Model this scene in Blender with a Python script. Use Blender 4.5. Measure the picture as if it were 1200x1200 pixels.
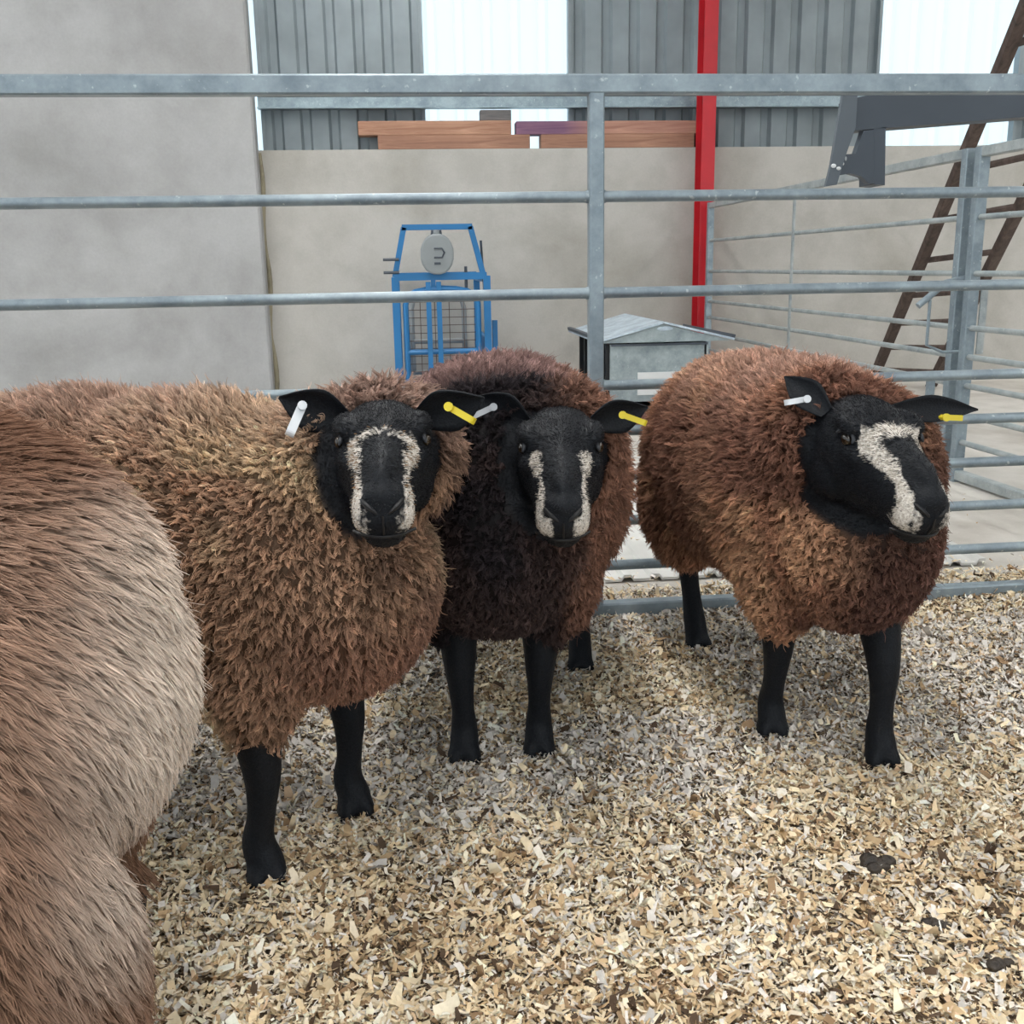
import bpy, bmesh, math, random
import numpy as np
from mathutils import Vector, Matrix, Quaternion

# ------------------------------------------------------------------ clear
for o in list(bpy.data.objects):
    bpy.data.objects.remove(o, do_unlink=True)
random.seed(7)
RNG = np.random.default_rng(11)
scene = bpy.context.scene
COL = scene.collection

# ------------------------------------------------------------------ camera
CAM_H = 0.92
FPX = 1200.0
PITCH, YAW, ROLL = math.radians(13.5), math.radians(5.5), 0.018
_f = np.array([math.sin(YAW) * math.cos(PITCH), math.cos(YAW) * math.cos(PITCH), -math.sin(PITCH)])
_r0 = np.array([math.cos(YAW), -math.sin(YAW), 0.0])
_u0 = np.cross(_r0, _f)
_r = _r0 * math.cos(ROLL) - _u0 * math.sin(ROLL)
_u = np.cross(_r, _f)
_c = np.array([0, 0, CAM_H])

def ray(x, y):
    return _r * (x - 600) / FPX + _u * (600 - y) / FPX + _f

def at_z(x, y, z=0.0):
    d = ray(x, y); return _c + d * (z - CAM_H) / d[2]

def at_y(x, y, Y):
    d = ray(x, y); return _c + d * Y / d[1]

def at_x(x, y, X):
    d = ray(x, y); return _c + d * X / d[0]

def at_d(x, y, D):
    return _c + ray(x, y) * D

cam_data = bpy.data.cameras.new('camera')
cam_data.sensor_fit = 'HORIZONTAL'
cam_data.sensor_width = 36.0
cam_data.lens = 36.0 * FPX / 1200.0
cam_data.clip_start = 0.02
cam = bpy.data.objects.new('camera', cam_data)
COL.objects.link(cam)
cam.matrix_world = Matrix(((_r[0], _u[0], -_f[0], _c[0]), (_r[1], _u[1], -_f[1], _c[1]),
                           (_r[2], _u[2], -_f[2], _c[2]), (0, 0, 0, 1)))
scene.camera = cam

# ------------------------------------------------------------------ world and exposure
world = bpy.data.worlds.new('overcast_sky')
scene.world = world
world.use_nodes = True
wbg = world.node_tree.nodes['Background']
wbg.inputs[0].default_value = (0.85, 0.94, 1.0, 1)
wbg.inputs[1].default_value = 1.40
SKYLIGHT = 21.5
vs = scene.view_settings
vs.view_transform = 'Standard'
vs.look = 'None'
vs.exposure = 0.0
vs.gamma = 1.0
vs.use_curve_mapping = False

# ------------------------------------------------------------------ helpers
def srgb(r, g, b):
    def c(v):
        v /= 255.0
        return v / 12.92 if v <= 0.04045 else ((v + 0.055) / 1.055) ** 2.4
    return (c(r), c(g), c(b))

def lin(*a):
    return srgb(*a) + (1.0,)

class NT:
    """small node-tree writer"""
    def __init__(self, name):
        self.m = bpy.data.materials.new(name)
        self.m.use_nodes = True
        self.t = self.m.node_tree
        self.b = self.t.nodes['Principled BSDF']
        self.out = self.t.nodes['Material Output']
    def n(self, kind, **kw):
        nd = self.t.nodes.new(kind)
        for k, v in kw.items():
            if k.startswith('i_'):
                nd.inputs[k[2:].replace('_', ' ')].default_value = v
            else:
                setattr(nd, k, v)
        return nd
    def l(self, a, b):
        self.t.links.new(a, b)
    def noise(self, scale, detail=4, coord='Object', vec=None, dist=0.0, rough=0.55):
        n = self.n('ShaderNodeTexNoise')
        n.inputs['Scale'].default_value = scale
        n.inputs['Detail'].default_value = detail
        n.inputs['Distortion'].default_value = dist
        n.inputs['Roughness'].default_value = rough
        self.l(vec if vec is not None else self.coord(coord), n.inputs['Vector'])
        return n.outputs['Fac']
    def coord(self, which='Object'):
        if not hasattr(self, '_tc'):
            self._tc = self.n('ShaderNodeTexCoord')
        return self._tc.outputs[which]
    def mapping(self, scale=(1, 1, 1), coord='Object', rot=(0, 0, 0)):
        mp = self.n('ShaderNodeMapping')
        mp.inputs['Scale'].default_value = scale
        mp.inputs['Rotation'].default_value = rot
        self.l(self.coord(coord), mp.inputs['Vector'])
        return mp.outputs['Vector']
    def ramp(self, fac, stops):
        r = self.n('ShaderNodeValToRGB')
        e = r.color_ramp.elements
        while len(e) < len(stops):
            e.new(0.5)
        for k, (p, c) in enumerate(stops):
            e[k].position = p
            e[k].color = c if len(c) == 4 else tuple(c) + (1,)
        self.l(fac, r.inputs['Fac'])
        return r.outputs['Color']
    def mix(self, fac, a, b, mode='MIX'):
        m = self.n('ShaderNodeMix', data_type='RGBA', blend_type=mode)
        for sock, v in ((0, fac), (6, a), (7, b)):
            if isinstance(v, (int, float)):
                m.inputs[sock].default_value = v
            elif isinstance(v, tuple):
                m.inputs[sock].default_value = v if len(v) == 4 else v + (1,)
            else:
                self.l(v, m.inputs[sock])
        return m.outputs[2]
    def bump(self, h, strength=0.3, dist=0.01):
        b = self.n('ShaderNodeBump')
        b.inputs['Strength'].default_value = strength
        b.inputs['Distance'].default_value = dist
        self.l(h, b.inputs['Height'])
        self.l(b.outputs['Normal'], self.b.inputs['Normal'])
    def set(self, color=None, rough=None, metal=None, spec=None):
        if color is not None:
            if isinstance(color, tuple):
                self.b.inputs['Base Color'].default_value = color if len(color) == 4 else color + (1,)
            else:
                self.l(color, self.b.inputs['Base Color'])
        if rough is not None:
            if isinstance(rough, (int, float)):
                self.b.inputs['Roughness'].default_value = rough
            else:
                self.l(rough, self.b.inputs['Roughness'])
        if metal is not None:
            self.b.inputs['Metallic'].default_value = metal
        if spec is not None:
            self.b.inputs['Specular IOR Level'].default_value = spec
        return self.m

def mesh_obj(name, verts, faces, mat=None, parent=None, smooth=False):
    me = bpy.data.meshes.new(name)
    me.from_pydata([tuple(map(float, v)) for v in verts], [], faces)
    me.update()
    return link(name, me, mat, parent, smooth)

def link(name, me, mat=None, parent=None, smooth=False):
    o = bpy.data.objects.new(name, me)
    COL.objects.link(o)
    if mat:
        me.materials.append(mat)
    if parent:
        o.parent = parent
    if smooth and isinstance(me, bpy.types.Mesh):
        me.polygons.foreach_set('use_smooth', [True] * len(me.polygons))
    return o

def empty(name, loc=(0, 0, 0), rz=0.0):
    o = bpy.data.objects.new(name, None)
    COL.objects.link(o)
    o.location = loc
    o.rotation_euler = (0, 0, rz)
    o.empty_display_size = 0.1
    return o

def tag(o, label=None, cat=None, group=None, kind=None):
    if label: o['label'] = label
    if cat: o['category'] = cat
    if group: o['group'] = group
    if kind: o['kind'] = kind
    return o

class MB:
    """collects shapes into ONE mesh"""
    def __init__(self):
        self.v, self.f = [], []
    def add(self, vs_, fs):
        o = len(self.v)
        self.v += [tuple(map(float, p)) for p in vs_]
        self.f += [tuple(i + o for i in f) for f in fs]
        return self
    def box(self, lo, hi):
        x0, y0, z0 = lo; x1, y1, z1 = hi
        return self.add([(x0, y0, z0), (x1, y0, z0), (x1, y1, z0), (x0, y1, z0), (x0, y0, z1), (x1, y0, z1), (x1, y1, z1), (x0, y1, z1)],
                        [(0, 3, 2, 1), (4, 5, 6, 7), (0, 1, 5, 4), (1, 2, 6, 5), (2, 3, 7, 6), (3, 0, 4, 7)])
    def bar(self, a, b, w, h, up=(0, 0, 1), bev=0.0):
        """rectangular bar from a to b; w across, h along up"""
        a = Vector(a); b = Vector(b); d = (b - a).normalized()
        u = Vector(up); s = d.cross(u)
        if s.length < 1e-4:
            u = Vector((0, 1, 0)); s = d.cross(u)
        s.normalize(); u = s.cross(d).normalized()
        if bev > 0:
            prof = []
            for sx, sy in ((1, 1), (-1, 1), (-1, -1), (1, -1)):
                cs = [(w / 2 * sx, (h / 2 - bev) * sy), ((w / 2 - bev) * sx, h / 2 * sy)]
                if sx * sy < 0:
                    cs.reverse()
                prof += cs
        else:
            prof = [(w / 2, h / 2), (-w / 2, h / 2), (-w / 2, -h / 2), (w / 2, -h / 2)]
        n = len(prof)
        vs_ = [p + s * x + u * y for p in (a, b) for x, y in prof]
        fs = [(i, (i + 1) % n, n + (i + 1) % n, n + i) for i in range(n)]
        fs += [tuple(range(n - 1, -1, -1)), tuple(range(n, 2 * n))]
        return self.add(vs_, fs)
    def tube(self, pts, r, seg=12, closed=False):
        pts = [Vector(p) for p in pts]
        n = len(pts)
        rr = r if isinstance(r, (list, tuple)) else [r] * n
        rings = []
        prev = None
        for i, p in enumerate(pts):
            if closed:
                d = (pts[(i + 1) % n] - pts[i - 1]).normalized()
            else:
                d = (pts[min(i + 1, n - 1)] - pts[max(i - 1, 0)]).normalized()
            if prev is None:
                u = d.orthogonal().normalized()
            else:
                u = (prev - d * prev.dot(d)).normalized()
            prev = u
            w = d.cross(u)
            rings.append([p + (u * math.cos(2 * math.pi * k / seg) + w * math.sin(2 * math.pi * k / seg)) * rr[i] for k in range(seg)])
        vs_ = [q for ring in rings for q in ring]
        fs = []
        for i in range(n if closed else n - 1):
            j = (i + 1) % n
            for k in range(seg):
                k2 = (k + 1) % seg
                fs.append((i * seg + k, i * seg + k2, j * seg + k2, j * seg + k))
        if not closed:
            fs += [tuple(range(seg - 1, -1, -1)), tuple(range((n - 1) * seg, n * seg))]
        return self.add(vs_, fs)
    def ellipsoid(self, c, r, rot=None, nu=24, nv=14):
        c = Vector(c)
        vs_ = []
        for j in range(nv + 1):
            th = math.pi * j / nv
            for i in range(nu):
                ph = 2 * math.pi * i / nu
                p = Vector((r[0] * math.sin(th) * math.cos(ph), r[1] * math.sin(th) * math.sin(ph), r[2] * math.cos(th)))
                if rot is not None:
                    p = rot @ p
                vs_.append(c + p)
        fs = []
        for j in range(nv):
            for i in range(nu):
                i2 = (i + 1) % nu
                fs.append((j * nu + i, (j + 1) * nu + i, (j + 1) * nu + i2, j * nu + i2))
        return self.add(vs_, fs)
    def prism(self, poly, axis_vec):
        """planar polygon swept by a vector"""
        a = Vector(axis_vec); n = len(poly)
        vs_ = [Vector(p) for p in poly] + [Vector(p) + a for p in poly]
        fs = [tuple(range(n - 1, -1, -1)), tuple(range(n, 2 * n))]
        fs += [(i, (i + 1) % n, n + (i + 1) % n, n + i) for i in range(n)]
        return self.add(vs_, fs)
    def build(self, name, mat=None, parent=None, smooth=False, origin=None):
        v = self.v
        if origin is not None:
            v = [(p[0] - origin[0], p[1] - origin[1], p[2] - origin[2]) for p in v]
        me = bpy.data.meshes.new(name)
        me.from_pydata(v, [], self.f)
        me.update()
        bm = bmesh.new(); bm.from_mesh(me)
        bmesh.ops.remove_doubles(bm, verts=bm.verts, dist=1e-6)
        bmesh.ops.recalc_face_normals(bm, faces=bm.faces)
        bm.to_mesh(me); bm.free()
        o = link(name, me, mat, parent, False)
        if smooth:
            me.polygons.foreach_set('use_smooth', [True] * len(me.polygons))
            try:
                me.set_sharp_from_angle(angle=math.radians(40))
            except Exception:
                pass
        if origin is not None:
            o.location = origin
        return o

def vnoise(p, scale, seed=0):
    """3-D value noise in [0,1]"""
    q = np.asarray(p, float) * scale
    i = np.floor(q).astype(np.int64); f = q - i
    f = f * f * (3 - 2 * f)
    def h(ix, iy, iz):
        n = (ix * 374761393 + iy * 668265263 + iz * 2147483647 + seed * 1274126177) & 0x7fffffff
        n = ((n ^ (n >> 13)) * 1274126177) & 0x7fffffff
        n = ((n ^ (n >> 16)) * 668265263) & 0x7fffffff
        return ((n >> 8) & 0xffff) / 65535.0
    x, y, z = i[..., 0], i[..., 1], i[..., 2]
    r = 0
    for dx in (0, 1):
        for dy in (0, 1):
            for dz in (0, 1):
                w = (f[..., 0] if dx else 1 - f[..., 0]) * (f[..., 1] if dy else 1 - f[..., 1]) * (f[..., 2] if dz else 1 - f[..., 2])
                r = r + w * h(x + dx, y + dy, z + dz)
    return r

def smoothstep(a, b, x):
    t = np.clip((x - a) / (b - a), 0, 1)
    return t * t * (3 - 2 * t)

# ------------------------------------------------------------------ materials
def m_concrete(name, base, stain, scale=1.0, seed_rot=0.0):
    t = NT(name)
    v = t.mapping((scale, scale, scale), rot=(0, 0, seed_rot))
    big = t.noise(0.8, 5, vec=v, dist=0.6)
    med = t.noise(3.5, 6, vec=v, rough=0.65)
    fine = t.noise(70, 3, vec=v)
    c = t.ramp(big, [(0.30, stain), (0.52, base), (0.75, tuple(min(1, x * 1.07) for x in base[:3]) + (1,))])
    c = t.mix(0.35, c, t.ramp(med, [(0.35, (0.62, 0.61, 0.58, 1)), (0.6, (1, 1, 1, 1))]), 'MULTIPLY')
    c = t.mix(0.12, c, t.ramp(fine, [(0.3, (0.5, 0.5, 0.5, 1)), (0.7, (1, 1, 1, 1))]), 'MULTIPLY')
    spots = t.noise(9, 2, vec=v)
    c = t.mix(t.ramp(spots, [(0.76, (0, 0, 0, 1)), (0.82, (0.5, 0.5, 0.5, 1))]), c, stain)
    t.bump(fine, 0.15, 0.004)
    return t.set(c, 0.62, spec=0.35)

def m_galv(name='galvanised steel', tint=(150, 163, 170)):
    t = NT(name)
    vo = t.n('ShaderNodeTexVoronoi'); vo.inputs['Scale'].default_value = 70
    t.l(t.coord('Object'), vo.inputs['Vector'])
    n = t.noise(9, 5, rough=0.7)
    b = lin(*tint); d = lin(int(tint[0] * .78), int(tint[1] * .80), int(tint[2] * .82))
    c = t.ramp(n, [(0.32, d), (0.62, b)])
    bw = t.n('ShaderNodeRGBToBW'); t.l(vo.outputs['Color'], bw.inputs[0])
    c = t.mix(0.25, c, t.ramp(bw.outputs[0], [(0, (0.65, 0.65, 0.65, 1)), (1, (1, 1, 1, 1))]), 'MULTIPLY')
    flecks = t.noise(60, 2)
    c = t.mix(t.ramp(flecks, [(0.66, (0, 0, 0, 1)), (0.74, (.55, .55, .55, 1))]), c, lin(205, 212, 214))
    return t.set(c, 0.42, 0.35)

def m_paint(name, rgb, wear=(90, 80, 75), rough=0.4, amt=0.66):
    t = NT(name)
    n = t.noise(14, 6, rough=0.7)
    big = t.noise(3, 3)
    c = t.mix(t.ramp(big, [(0.3, (0, 0, 0, 1)), (0.7, (1, 1, 1, 1))]), lin(*[int(v * .86) for v in rgb]), lin(*rgb))
    c = t.mix(t.ramp(n, [(amt, (0, 0, 0, 1)), (amt + .08, (0.8, 0.8, 0.8, 1))]), c, lin(*wear))
    return t.set(c, rough)

def m_wood(name, a, b, scale=(2, 30, 30), rough=0.75):
    t = NT(name)
    v = t.mapping(scale)
    n = t.noise(1.0, 6, vec=v, dist=1.5, rough=0.65)
    k = t.noise(2.2, 4)
    c = t.ramp(n, [(0.3, lin(*a)), (0.68, lin(*b))])
    c = t.mix(0.4, c, t.ramp(k, [(0.35, (0.6, 0.55, 0.55, 1)), (0.65, (1, 1, 1, 1))]), 'MULTIPLY')
    t.bump(n, 0.25, 0.004)
    return t.set(c, rough)

M = {}
M['wall_back'] = m_concrete('pale beige concrete', lin(186, 183, 177), lin(160, 156, 146))
M['wall_left'] = m_concrete('grey concrete panel', lin(173, 173, 173), lin(146, 145, 144), 0.8, 1.1)
M['floor'] = m_concrete('dusty concrete floor', lin(206, 201, 194), lin(176, 168, 158), 1.6, 0.4)
M['roof'] = m_paint('roof lining', (170, 172, 172), (150, 150, 150), 0.7)
M['galv'] = m_galv()
M['galv_far'] = m_galv('pale galvanised steel', (178, 184, 184))
M['girt'] = m_galv('galvanised girt', (160, 176, 182))
M['clad'] = m_paint('grey cladding sheet', (142, 153, 158), (120, 130, 136), 0.45, 0.8)
M['red'] = m_paint('red painted steel', (196, 30, 42), (120, 30, 30), 0.4, 0.8)
M['blue'] = m_paint('blue painted steel', (34, 114, 172), (70, 90, 110), 0.4, 0.72)
M['dark'] = m_paint('dark grey painted steel', (66, 74, 84), (96, 84, 76), 0.42, 0.74)
M['dark_pale'] = m_paint('scuffed grey painted steel', (92, 100, 108), (120, 104, 92), 0.45, 0.66)
M['sheet'] = m_galv('zinc sheet', (176, 188, 190))
M['roofsheet'] = m_galv('zinc roof sheet with sky tint', (212, 226, 236))  # sky reflection painted into the colour as a brighter, bluer zinc
M['black'] = m_paint('black bars', (24, 26, 30), (50, 48, 46), 0.5, 0.8)
M['ladderwood'] = m_wood('weathered dark wood', (58, 48, 44), (104, 88, 80), (14, 14, 3))
M['timber'] = m_wood('orange timber', (150, 106, 84), (192, 150, 124))
M['timber2'] = m_wood('brown timber', (140, 100, 82), (178, 136, 112))
M['purple'] = m_wood('purple stained timber', (96, 62, 92), (146, 104, 120))
tpp = NT('purple stained timber fading to bare wood')
sx_ = tpp.n('ShaderNodeSeparateXYZ'); tpp.l(tpp.coord('Object'), sx_.inputs[0])
gr_ = tpp.noise(1.0, 6, vec=tpp.mapping((2, 30, 30)), dist=1.5)
pa_ = tpp.ramp(gr_, [(.3, lin(104, 72, 100)), (.7, lin(140, 102, 122))]); pb_ = tpp.ramp(gr_, [(.3, lin(152, 108, 94)), (.7, lin(186, 142, 122))])
M['purple'] = tpp.set(tpp.mix(tpp.ramp(sx_.outputs[0], [(.35, (0, 0, 0, 1)), (.62, (1, 1, 1, 1))]), pa_, pb_), .75)
M['greywood'] = m_wood('grey timber offcut', (92, 90, 92), (126, 122, 120))
M['redwood'] = m_wood('reddish brown timber', (96, 60, 52), (132, 88, 76))
M['dial'] = m_paint('grey cast dial case', (142, 148, 150), (110, 112, 112), 0.4, 0.75)
M['paper'] = m_paint('white card', (236, 238, 238), (225, 225, 225), 0.7, 0.9)
M['ribsheet'] = m_paint('pale dusty ribbed sheet', (216, 214, 210), (170, 160, 148), 0.6, 0.68)
M['tagwhite'] = m_paint('white plastic', (226, 230, 234), (200, 204, 208), 0.35, 0.9)
M['taggrey'] = m_paint('pale grey plastic', (180, 184, 190), (160, 160, 165), 0.35, 0.9)
M['tagyellow'] = m_paint('yellow plastic', (226, 204, 44), (200, 180, 40), 0.35, 0.9)
M['rust'] = m_paint('rusty wire', (84, 66, 58), (60, 48, 44), 0.7, 0.7)

def m_translucent(name, colr):
    t = NT(name)
    t.t.nodes.remove(t.b)
    tr = t.n('ShaderNodeBsdfTransparent'); tr.inputs[0].default_value = colr
    tl = t.n('ShaderNodeBsdfTranslucent'); tl.inputs[0].default_value = colr
    mx = t.n('ShaderNodeMixShader'); mx.inputs[0].default_value = 0.35
    t.l(tr.outputs[0], mx.inputs[1]); t.l(tl.outputs[0], mx.inputs[2])
    t.l(mx.outputs[0], t.out.inputs['Surface'])
    return t.m
M['pane'] = m_translucent('clear corrugated rooflight', (0.91, 0.975, 1.0, 1))

def m_emit(name, colr, strength):
    t = NT(name)
    t.b.inputs['Base Color'].default_value = (0.8, 0.85, 0.88, 1)
    t.b.inputs['Emission Color'].default_value = colr
    t.b.inputs['Emission Strength'].default_value = strength
    return t.m
M['skylight'] = m_emit('daylit rooflight sheet', (1.0, 0.985, 0.955, 1), SKYLIGHT)

# ================================================================== THE BARN
WY = 7.9          # inner face of the back wall
WTOP = 1.76       # top of its concrete part
struct = lambda o: tag(o, kind='structure')

floor = MB().box((-7, -5, -0.12), (13, 8.3, 0.0)).build('floor', M['floor']); struct(floor)
struct(MB().box((-7, WY, 0), (13, WY + 0.22, WTOP)).build('wall_back', M['wall_back']))
LWY = 7.74
xl = float(at_y(303, 225, LWY)[0])
lw = MB()
lw.prism([(-7, LWY, 0), (xl - .015, LWY, 0), (xl, LWY + .015, 0), (xl, WY - 0.001, 0), (-7, WY - 0.001, 0)], (0, 0, 4.6))
struct(lw.build('wall_left', M['wall_left']))
# mortar squeezed out of the joint between the two walls
jp = [Vector((xl + .006 + .010 * math.sin(z * 9) , WY - 0.006, z)) for z in np.linspace(0.02, 1.74, 22)]
jm = MB().tube(jp, [0.010 + .010 * abs(math.sin(z * 5 + 1)) for z in np.linspace(0.02, 1.74, 22)], 8)
M['mortar'] = m_concrete('stained mortar', lin(150, 142, 120), lin(104, 96, 78), 6)
struct(jm.build('trim_2', M['mortar'], smooth=True))
struct(MB().box((13, -5, 0), (13.2, 8.3, 4.6)).build('wall_right', M['wall_back']))

# cladding sheets and clear sheets over the wall, one profile
def profile_sheet(name, x0, x1, z0, z1, y, mat, pitch=0.205, depth=0.034, rib=0.05, phase=0.0):
    xs = []
    k = math.floor((x0 - phase) / pitch)
    pts = [(x0, 0.0)]
    while True:
        b = phase + k * pitch
        for dx, dd in ((0, 0), (0.018, 1), (0.018 + rib, 1), (0.036 + rib, 0)):
            x = b + dx
            if x0 < x < x1:
                pts.append((x, dd * depth))
        k += 1
        if b > x1: break
    pts.append((x1, 0.0))
    mb = MB()
    vs_ = []; fs = []
    for (x, d) in pts:
        vs_ += [(x, y + d, z0), (x, y + d, z1), (x, y + d + .002, z0), (x, y + d + .002, z1)]
    for i in range(len(pts) - 1):
        a = i * 4; b = a + 4
        fs += [(a, b, b + 1, a + 1), (a + 2, a + 3, b + 3, b + 2), (a, a + 2, b + 2, b), (a + 1, b + 1, b + 3, a + 3)]
    mb.add(vs_, fs)
    return struct(mb.build(name, mat))
CY = WY + 0.15
ZT = 4.6
wx = lambda px: float(at_y(px, 150, CY)[0])
seams = [xl - .1, wx(309), wx(497), wx(668), wx(1024), wx(1188), 13]
profile_sheet('window_1', seams[0], seams[1] + .01, WTOP, ZT, CY + .05, M['pane'])
profile_sheet('wall_cladding_1', seams[1], seams[2], WTOP, ZT, CY, M['clad'], phase=seams[1] + .06)
profile_sheet('window_2', seams[2] - .01, seams[3] + .01, WTOP, ZT, CY + .05, M['pane'])
profile_sheet('wall_cladding_2', seams[3], seams[4], WTOP, ZT, CY, M['clad'], phase=seams[3] + .03)
profile_sheet('window_3', seams[4] - .01, seams[5] + .01, WTOP, ZT, CY + .05, M['pane'])
profile_sheet('wall_cladding_3', seams[5], seams[6], WTOP, ZT, CY, M['clad'], phase=seams[5] + .02)
# angled jambs where sheet meets clear sheet
for i in (1, 2, 3, 4, 5):
    struct(MB().box((seams[i] - .012, CY - .012, WTOP), (seams[i] + .012, CY + .06, ZT)).build('trim_%d' % (i + 2), M['clad']))
# girt: galvanised Z-section rail across the sheets
g0 = at_y(700, 127, WY + .06); g1 = at_y(700, 112, WY + .06)
gm = MB()
gm.box((xl + .01, WY + .06, g0[2]), (13, WY + .075, g1[2]))
gm.box((xl + .01, WY + .06, g1[2] - .006), (13, WY + .14, g1[2]))
gm.box((xl + .01, WY - .0, g0[2] - .0), (13, WY + .075, g0[2] + .008))
struct(gm.build('trim_1', M['girt']))

# roof with rooflight strips running down the slope
strips = [(-4.2, -3.84), (-0.25, 0.11), (5.3, 5.66), (9.5, 9.86)]
xcur = -7.0; k = 1
cm = MB()
for (a, b) in strips:
    cm.box((xcur, -5, 4.62), (a, 8.3, 4.72)); xcur = b
    s = MB().box((a - .02, -4.6, 4.73), (b + .02, 7.6, 4.745)).build('window_%d' % (k + 3), M['skylight']); struct(s); k += 1
cm.box((xcur, -5, 4.62), (13, 8.3, 4.72))
struct(cm.build('ceiling', M['roof']))

# red stanchion against the wall
rx0 = at_y(826, 300, 7.72)
rp = MB()
rw = 0.10
rp.box((rx0[0] - rw / 2, 7.70, 0), (rx0[0] + rw / 2, 7.708, 4.62))
rp.box((rx0[0] - rw / 2, 7.86, 0), (rx0[0] + rw / 2, 7.868, 4.62))
rp.box((rx0[0] - .004, 7.708, 0), (rx0[0] + .004, 7.86, 4.62))
rp.box((rx0[0] - .10, 7.66, 0), (rx0[0] + .10, 7.895, .012))
tag(rp.build('steel_column', M['red'], origin=(rx0[0], 7.78, 0)), 'red painted steel column standing against the pale concrete wall', 'column')

# ================================================================== FRONT GATE
GY = 2.55
gate = empty('pen_gate', (0.5, GY, 0))
tag(gate, 'galvanised steel gate with close lower rails running behind the sheep', 'gate')
GX0, GX1 = -1.75, 2.75
def gp(px, py):
    p = at_y(px, py, GY); return p
def gloc(p):
    return (p[0] - 0.5, p[1] - GY, p[2])
rails = [ # (z at left end x=0, middle x=698, right x=1200) in picture rows
    ('top', 100.5, 101.5, 96.5), ('r', 236, 232.8, 222), ('r', 353.5, 346, 330), ('r', 465, 452, 437.5),
    ('r', 0, 0, 489), ('r', 0, 0, 540), ('r', 0, 0, 590.5), ('r', 0, 0, 641), ('bot', 0, 712, 692)]
zs = []
for kind, a, b, c in rails:
    zz = gp(1150, c + (b - c) * .1 if b else c + 1.5)[2]
    if b:
        zz = (gp(698, b)[2] + zz) / 2
    zs.append(float(zz))
for (kind, a, b, c), z in zip(rails, zs):
    mb = MB()
    if kind in ('top', 'bot'):
        mb.bar((GX0 - .5, 0, z), (GX1 - .5, 0, z), 0.04, 0.044 if kind == 'top' else .04, bev=.004)
        mb.build('top_rail' if kind == 'top' else 'bottom_rail', M['galv'], gate)
    else:
        r = .0135
        mb.tube([(GX0 - .5, 0, z), (GX1 - .5, 0, z)], r, 14)
        mb.build('rail', M['galv'], gate, smooth=True)
ux = gp(698, 300)[0] - .5
for x in (ux, GX0 - .5, GX1 - .5):
    MB().bar((x, -.001, 0.0), (x, -.001, zs[0] - .02), .036, .036, up=(0, 1, 0), bev=.003).build('upright', M['galv'], gate)
# weld pads where rails meet the upright
for z in zs[1:8]:
    MB().tube([(ux - .024, 0, z), (ux + .024, 0, z)], .0155, 12).build('weld_collar', M['galv'], gate, smooth=True)

# ================================================================== SIDE HURDLES
HX = 2.26
def hurdle(name, y0, y1, x0, x1, rows, label, mids, top_h, foot_bracket):
    """y0 = end near the gate; rows = rail heights"""
    root = empty(name, (x0, y0, 0))
    tag(root, label, 'hurdle', 'galvanised hurdles beside the wooden ladder')
    d = Vector((x1 - x0, y1 - y0, 0)); L = d.length; dn = d.normalized()
    MB().bar((0, 0, top_h), tuple(dn * L + Vector((0, 0, top_h))), .04, .04, bev=.004).build('top_rail', M['galv_far'], root)
    MB().bar((0, 0, .03), tuple(dn * L + Vector((0, 0, .03))), .04, .04, bev=.004).build('bottom_rail', M['galv_far'], root)
    for z in rows:
        MB().tube([Vector((0, 0, z)), dn * L + Vector((0, 0, z))], .012, 12).build('rail', M['galv_far'], root, smooth=True)
    for t in (0.0, 1.0):
        p = dn * L * t
        MB().bar((p.x, p.y, 0), (p.x, p.y, top_h + .02), .045, .045, up=(0, 1, 0), bev=.004).build('end_post', M['galv'], root)
    for t in mids:
        p = dn * L * t
        MB().bar((p.x - .016, p.y, .03), (p.x - .016, p.y, top_h), .03, .008, up=(1, 0, 0)).build('upright', M['galv_far'], root)
    return root
pn = at_z(1112, 562, 0.0)
rows = [float(at_x(1122 * 0 + 1127, y, 2.27)[2]) for y in (256, 320.5, 384, 418, 452, 487, 520)]
TOPH = float(at_x(1133, 181, 2.27)[2])
h1 = hurdle('sheep_hurdle', 4.13, 7.62, 2.27, 2.235, rows, 'long galvanised hurdle running back to the red steel column', (0.52,), TOPH, True)
h2 = hurdle('sheep_hurdle', 3.22, 4.055, 2.33, 2.285, rows, 'galvanised hurdle linked between the front gate and the long hurdle', (), TOPH, True)
# linking latch on the posts
lt = empty('hurdle_latch', (2.25, 4.09, 0)); lt.parent = h1; lt.location = (-0.02, -0.04, 0)
lz = float(at_x(1120, 340, 2.25)[2])
mb = MB().tube([(-.10, 0, lz + .03), (-.12, 0, lz), (-.12, 0, lz - .22), (-.05, 0, lz - .25), (.03, 0, lz - .25)], .007, 8)
mb.tube([(-.17, 0, lz - .06), (-.06, 0, lz + .03), (.04, 0, lz + .05)], .014, 10)
mb.build('latch_loop', M['galv'], lt, smooth=True)
MB().bar((-.09, 0, lz - .34), (-.09, 0, lz - .50), .03, .02, up=(0, 1, 0)).build('pin_socket', M['galv'], lt)
MB().bar((.10, -.02, lz - .0), (.10, -.02, lz - .26), .03, .006, up=(0, 1, 0)).build('hanging_strap', M['galv_far'], lt)

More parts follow.
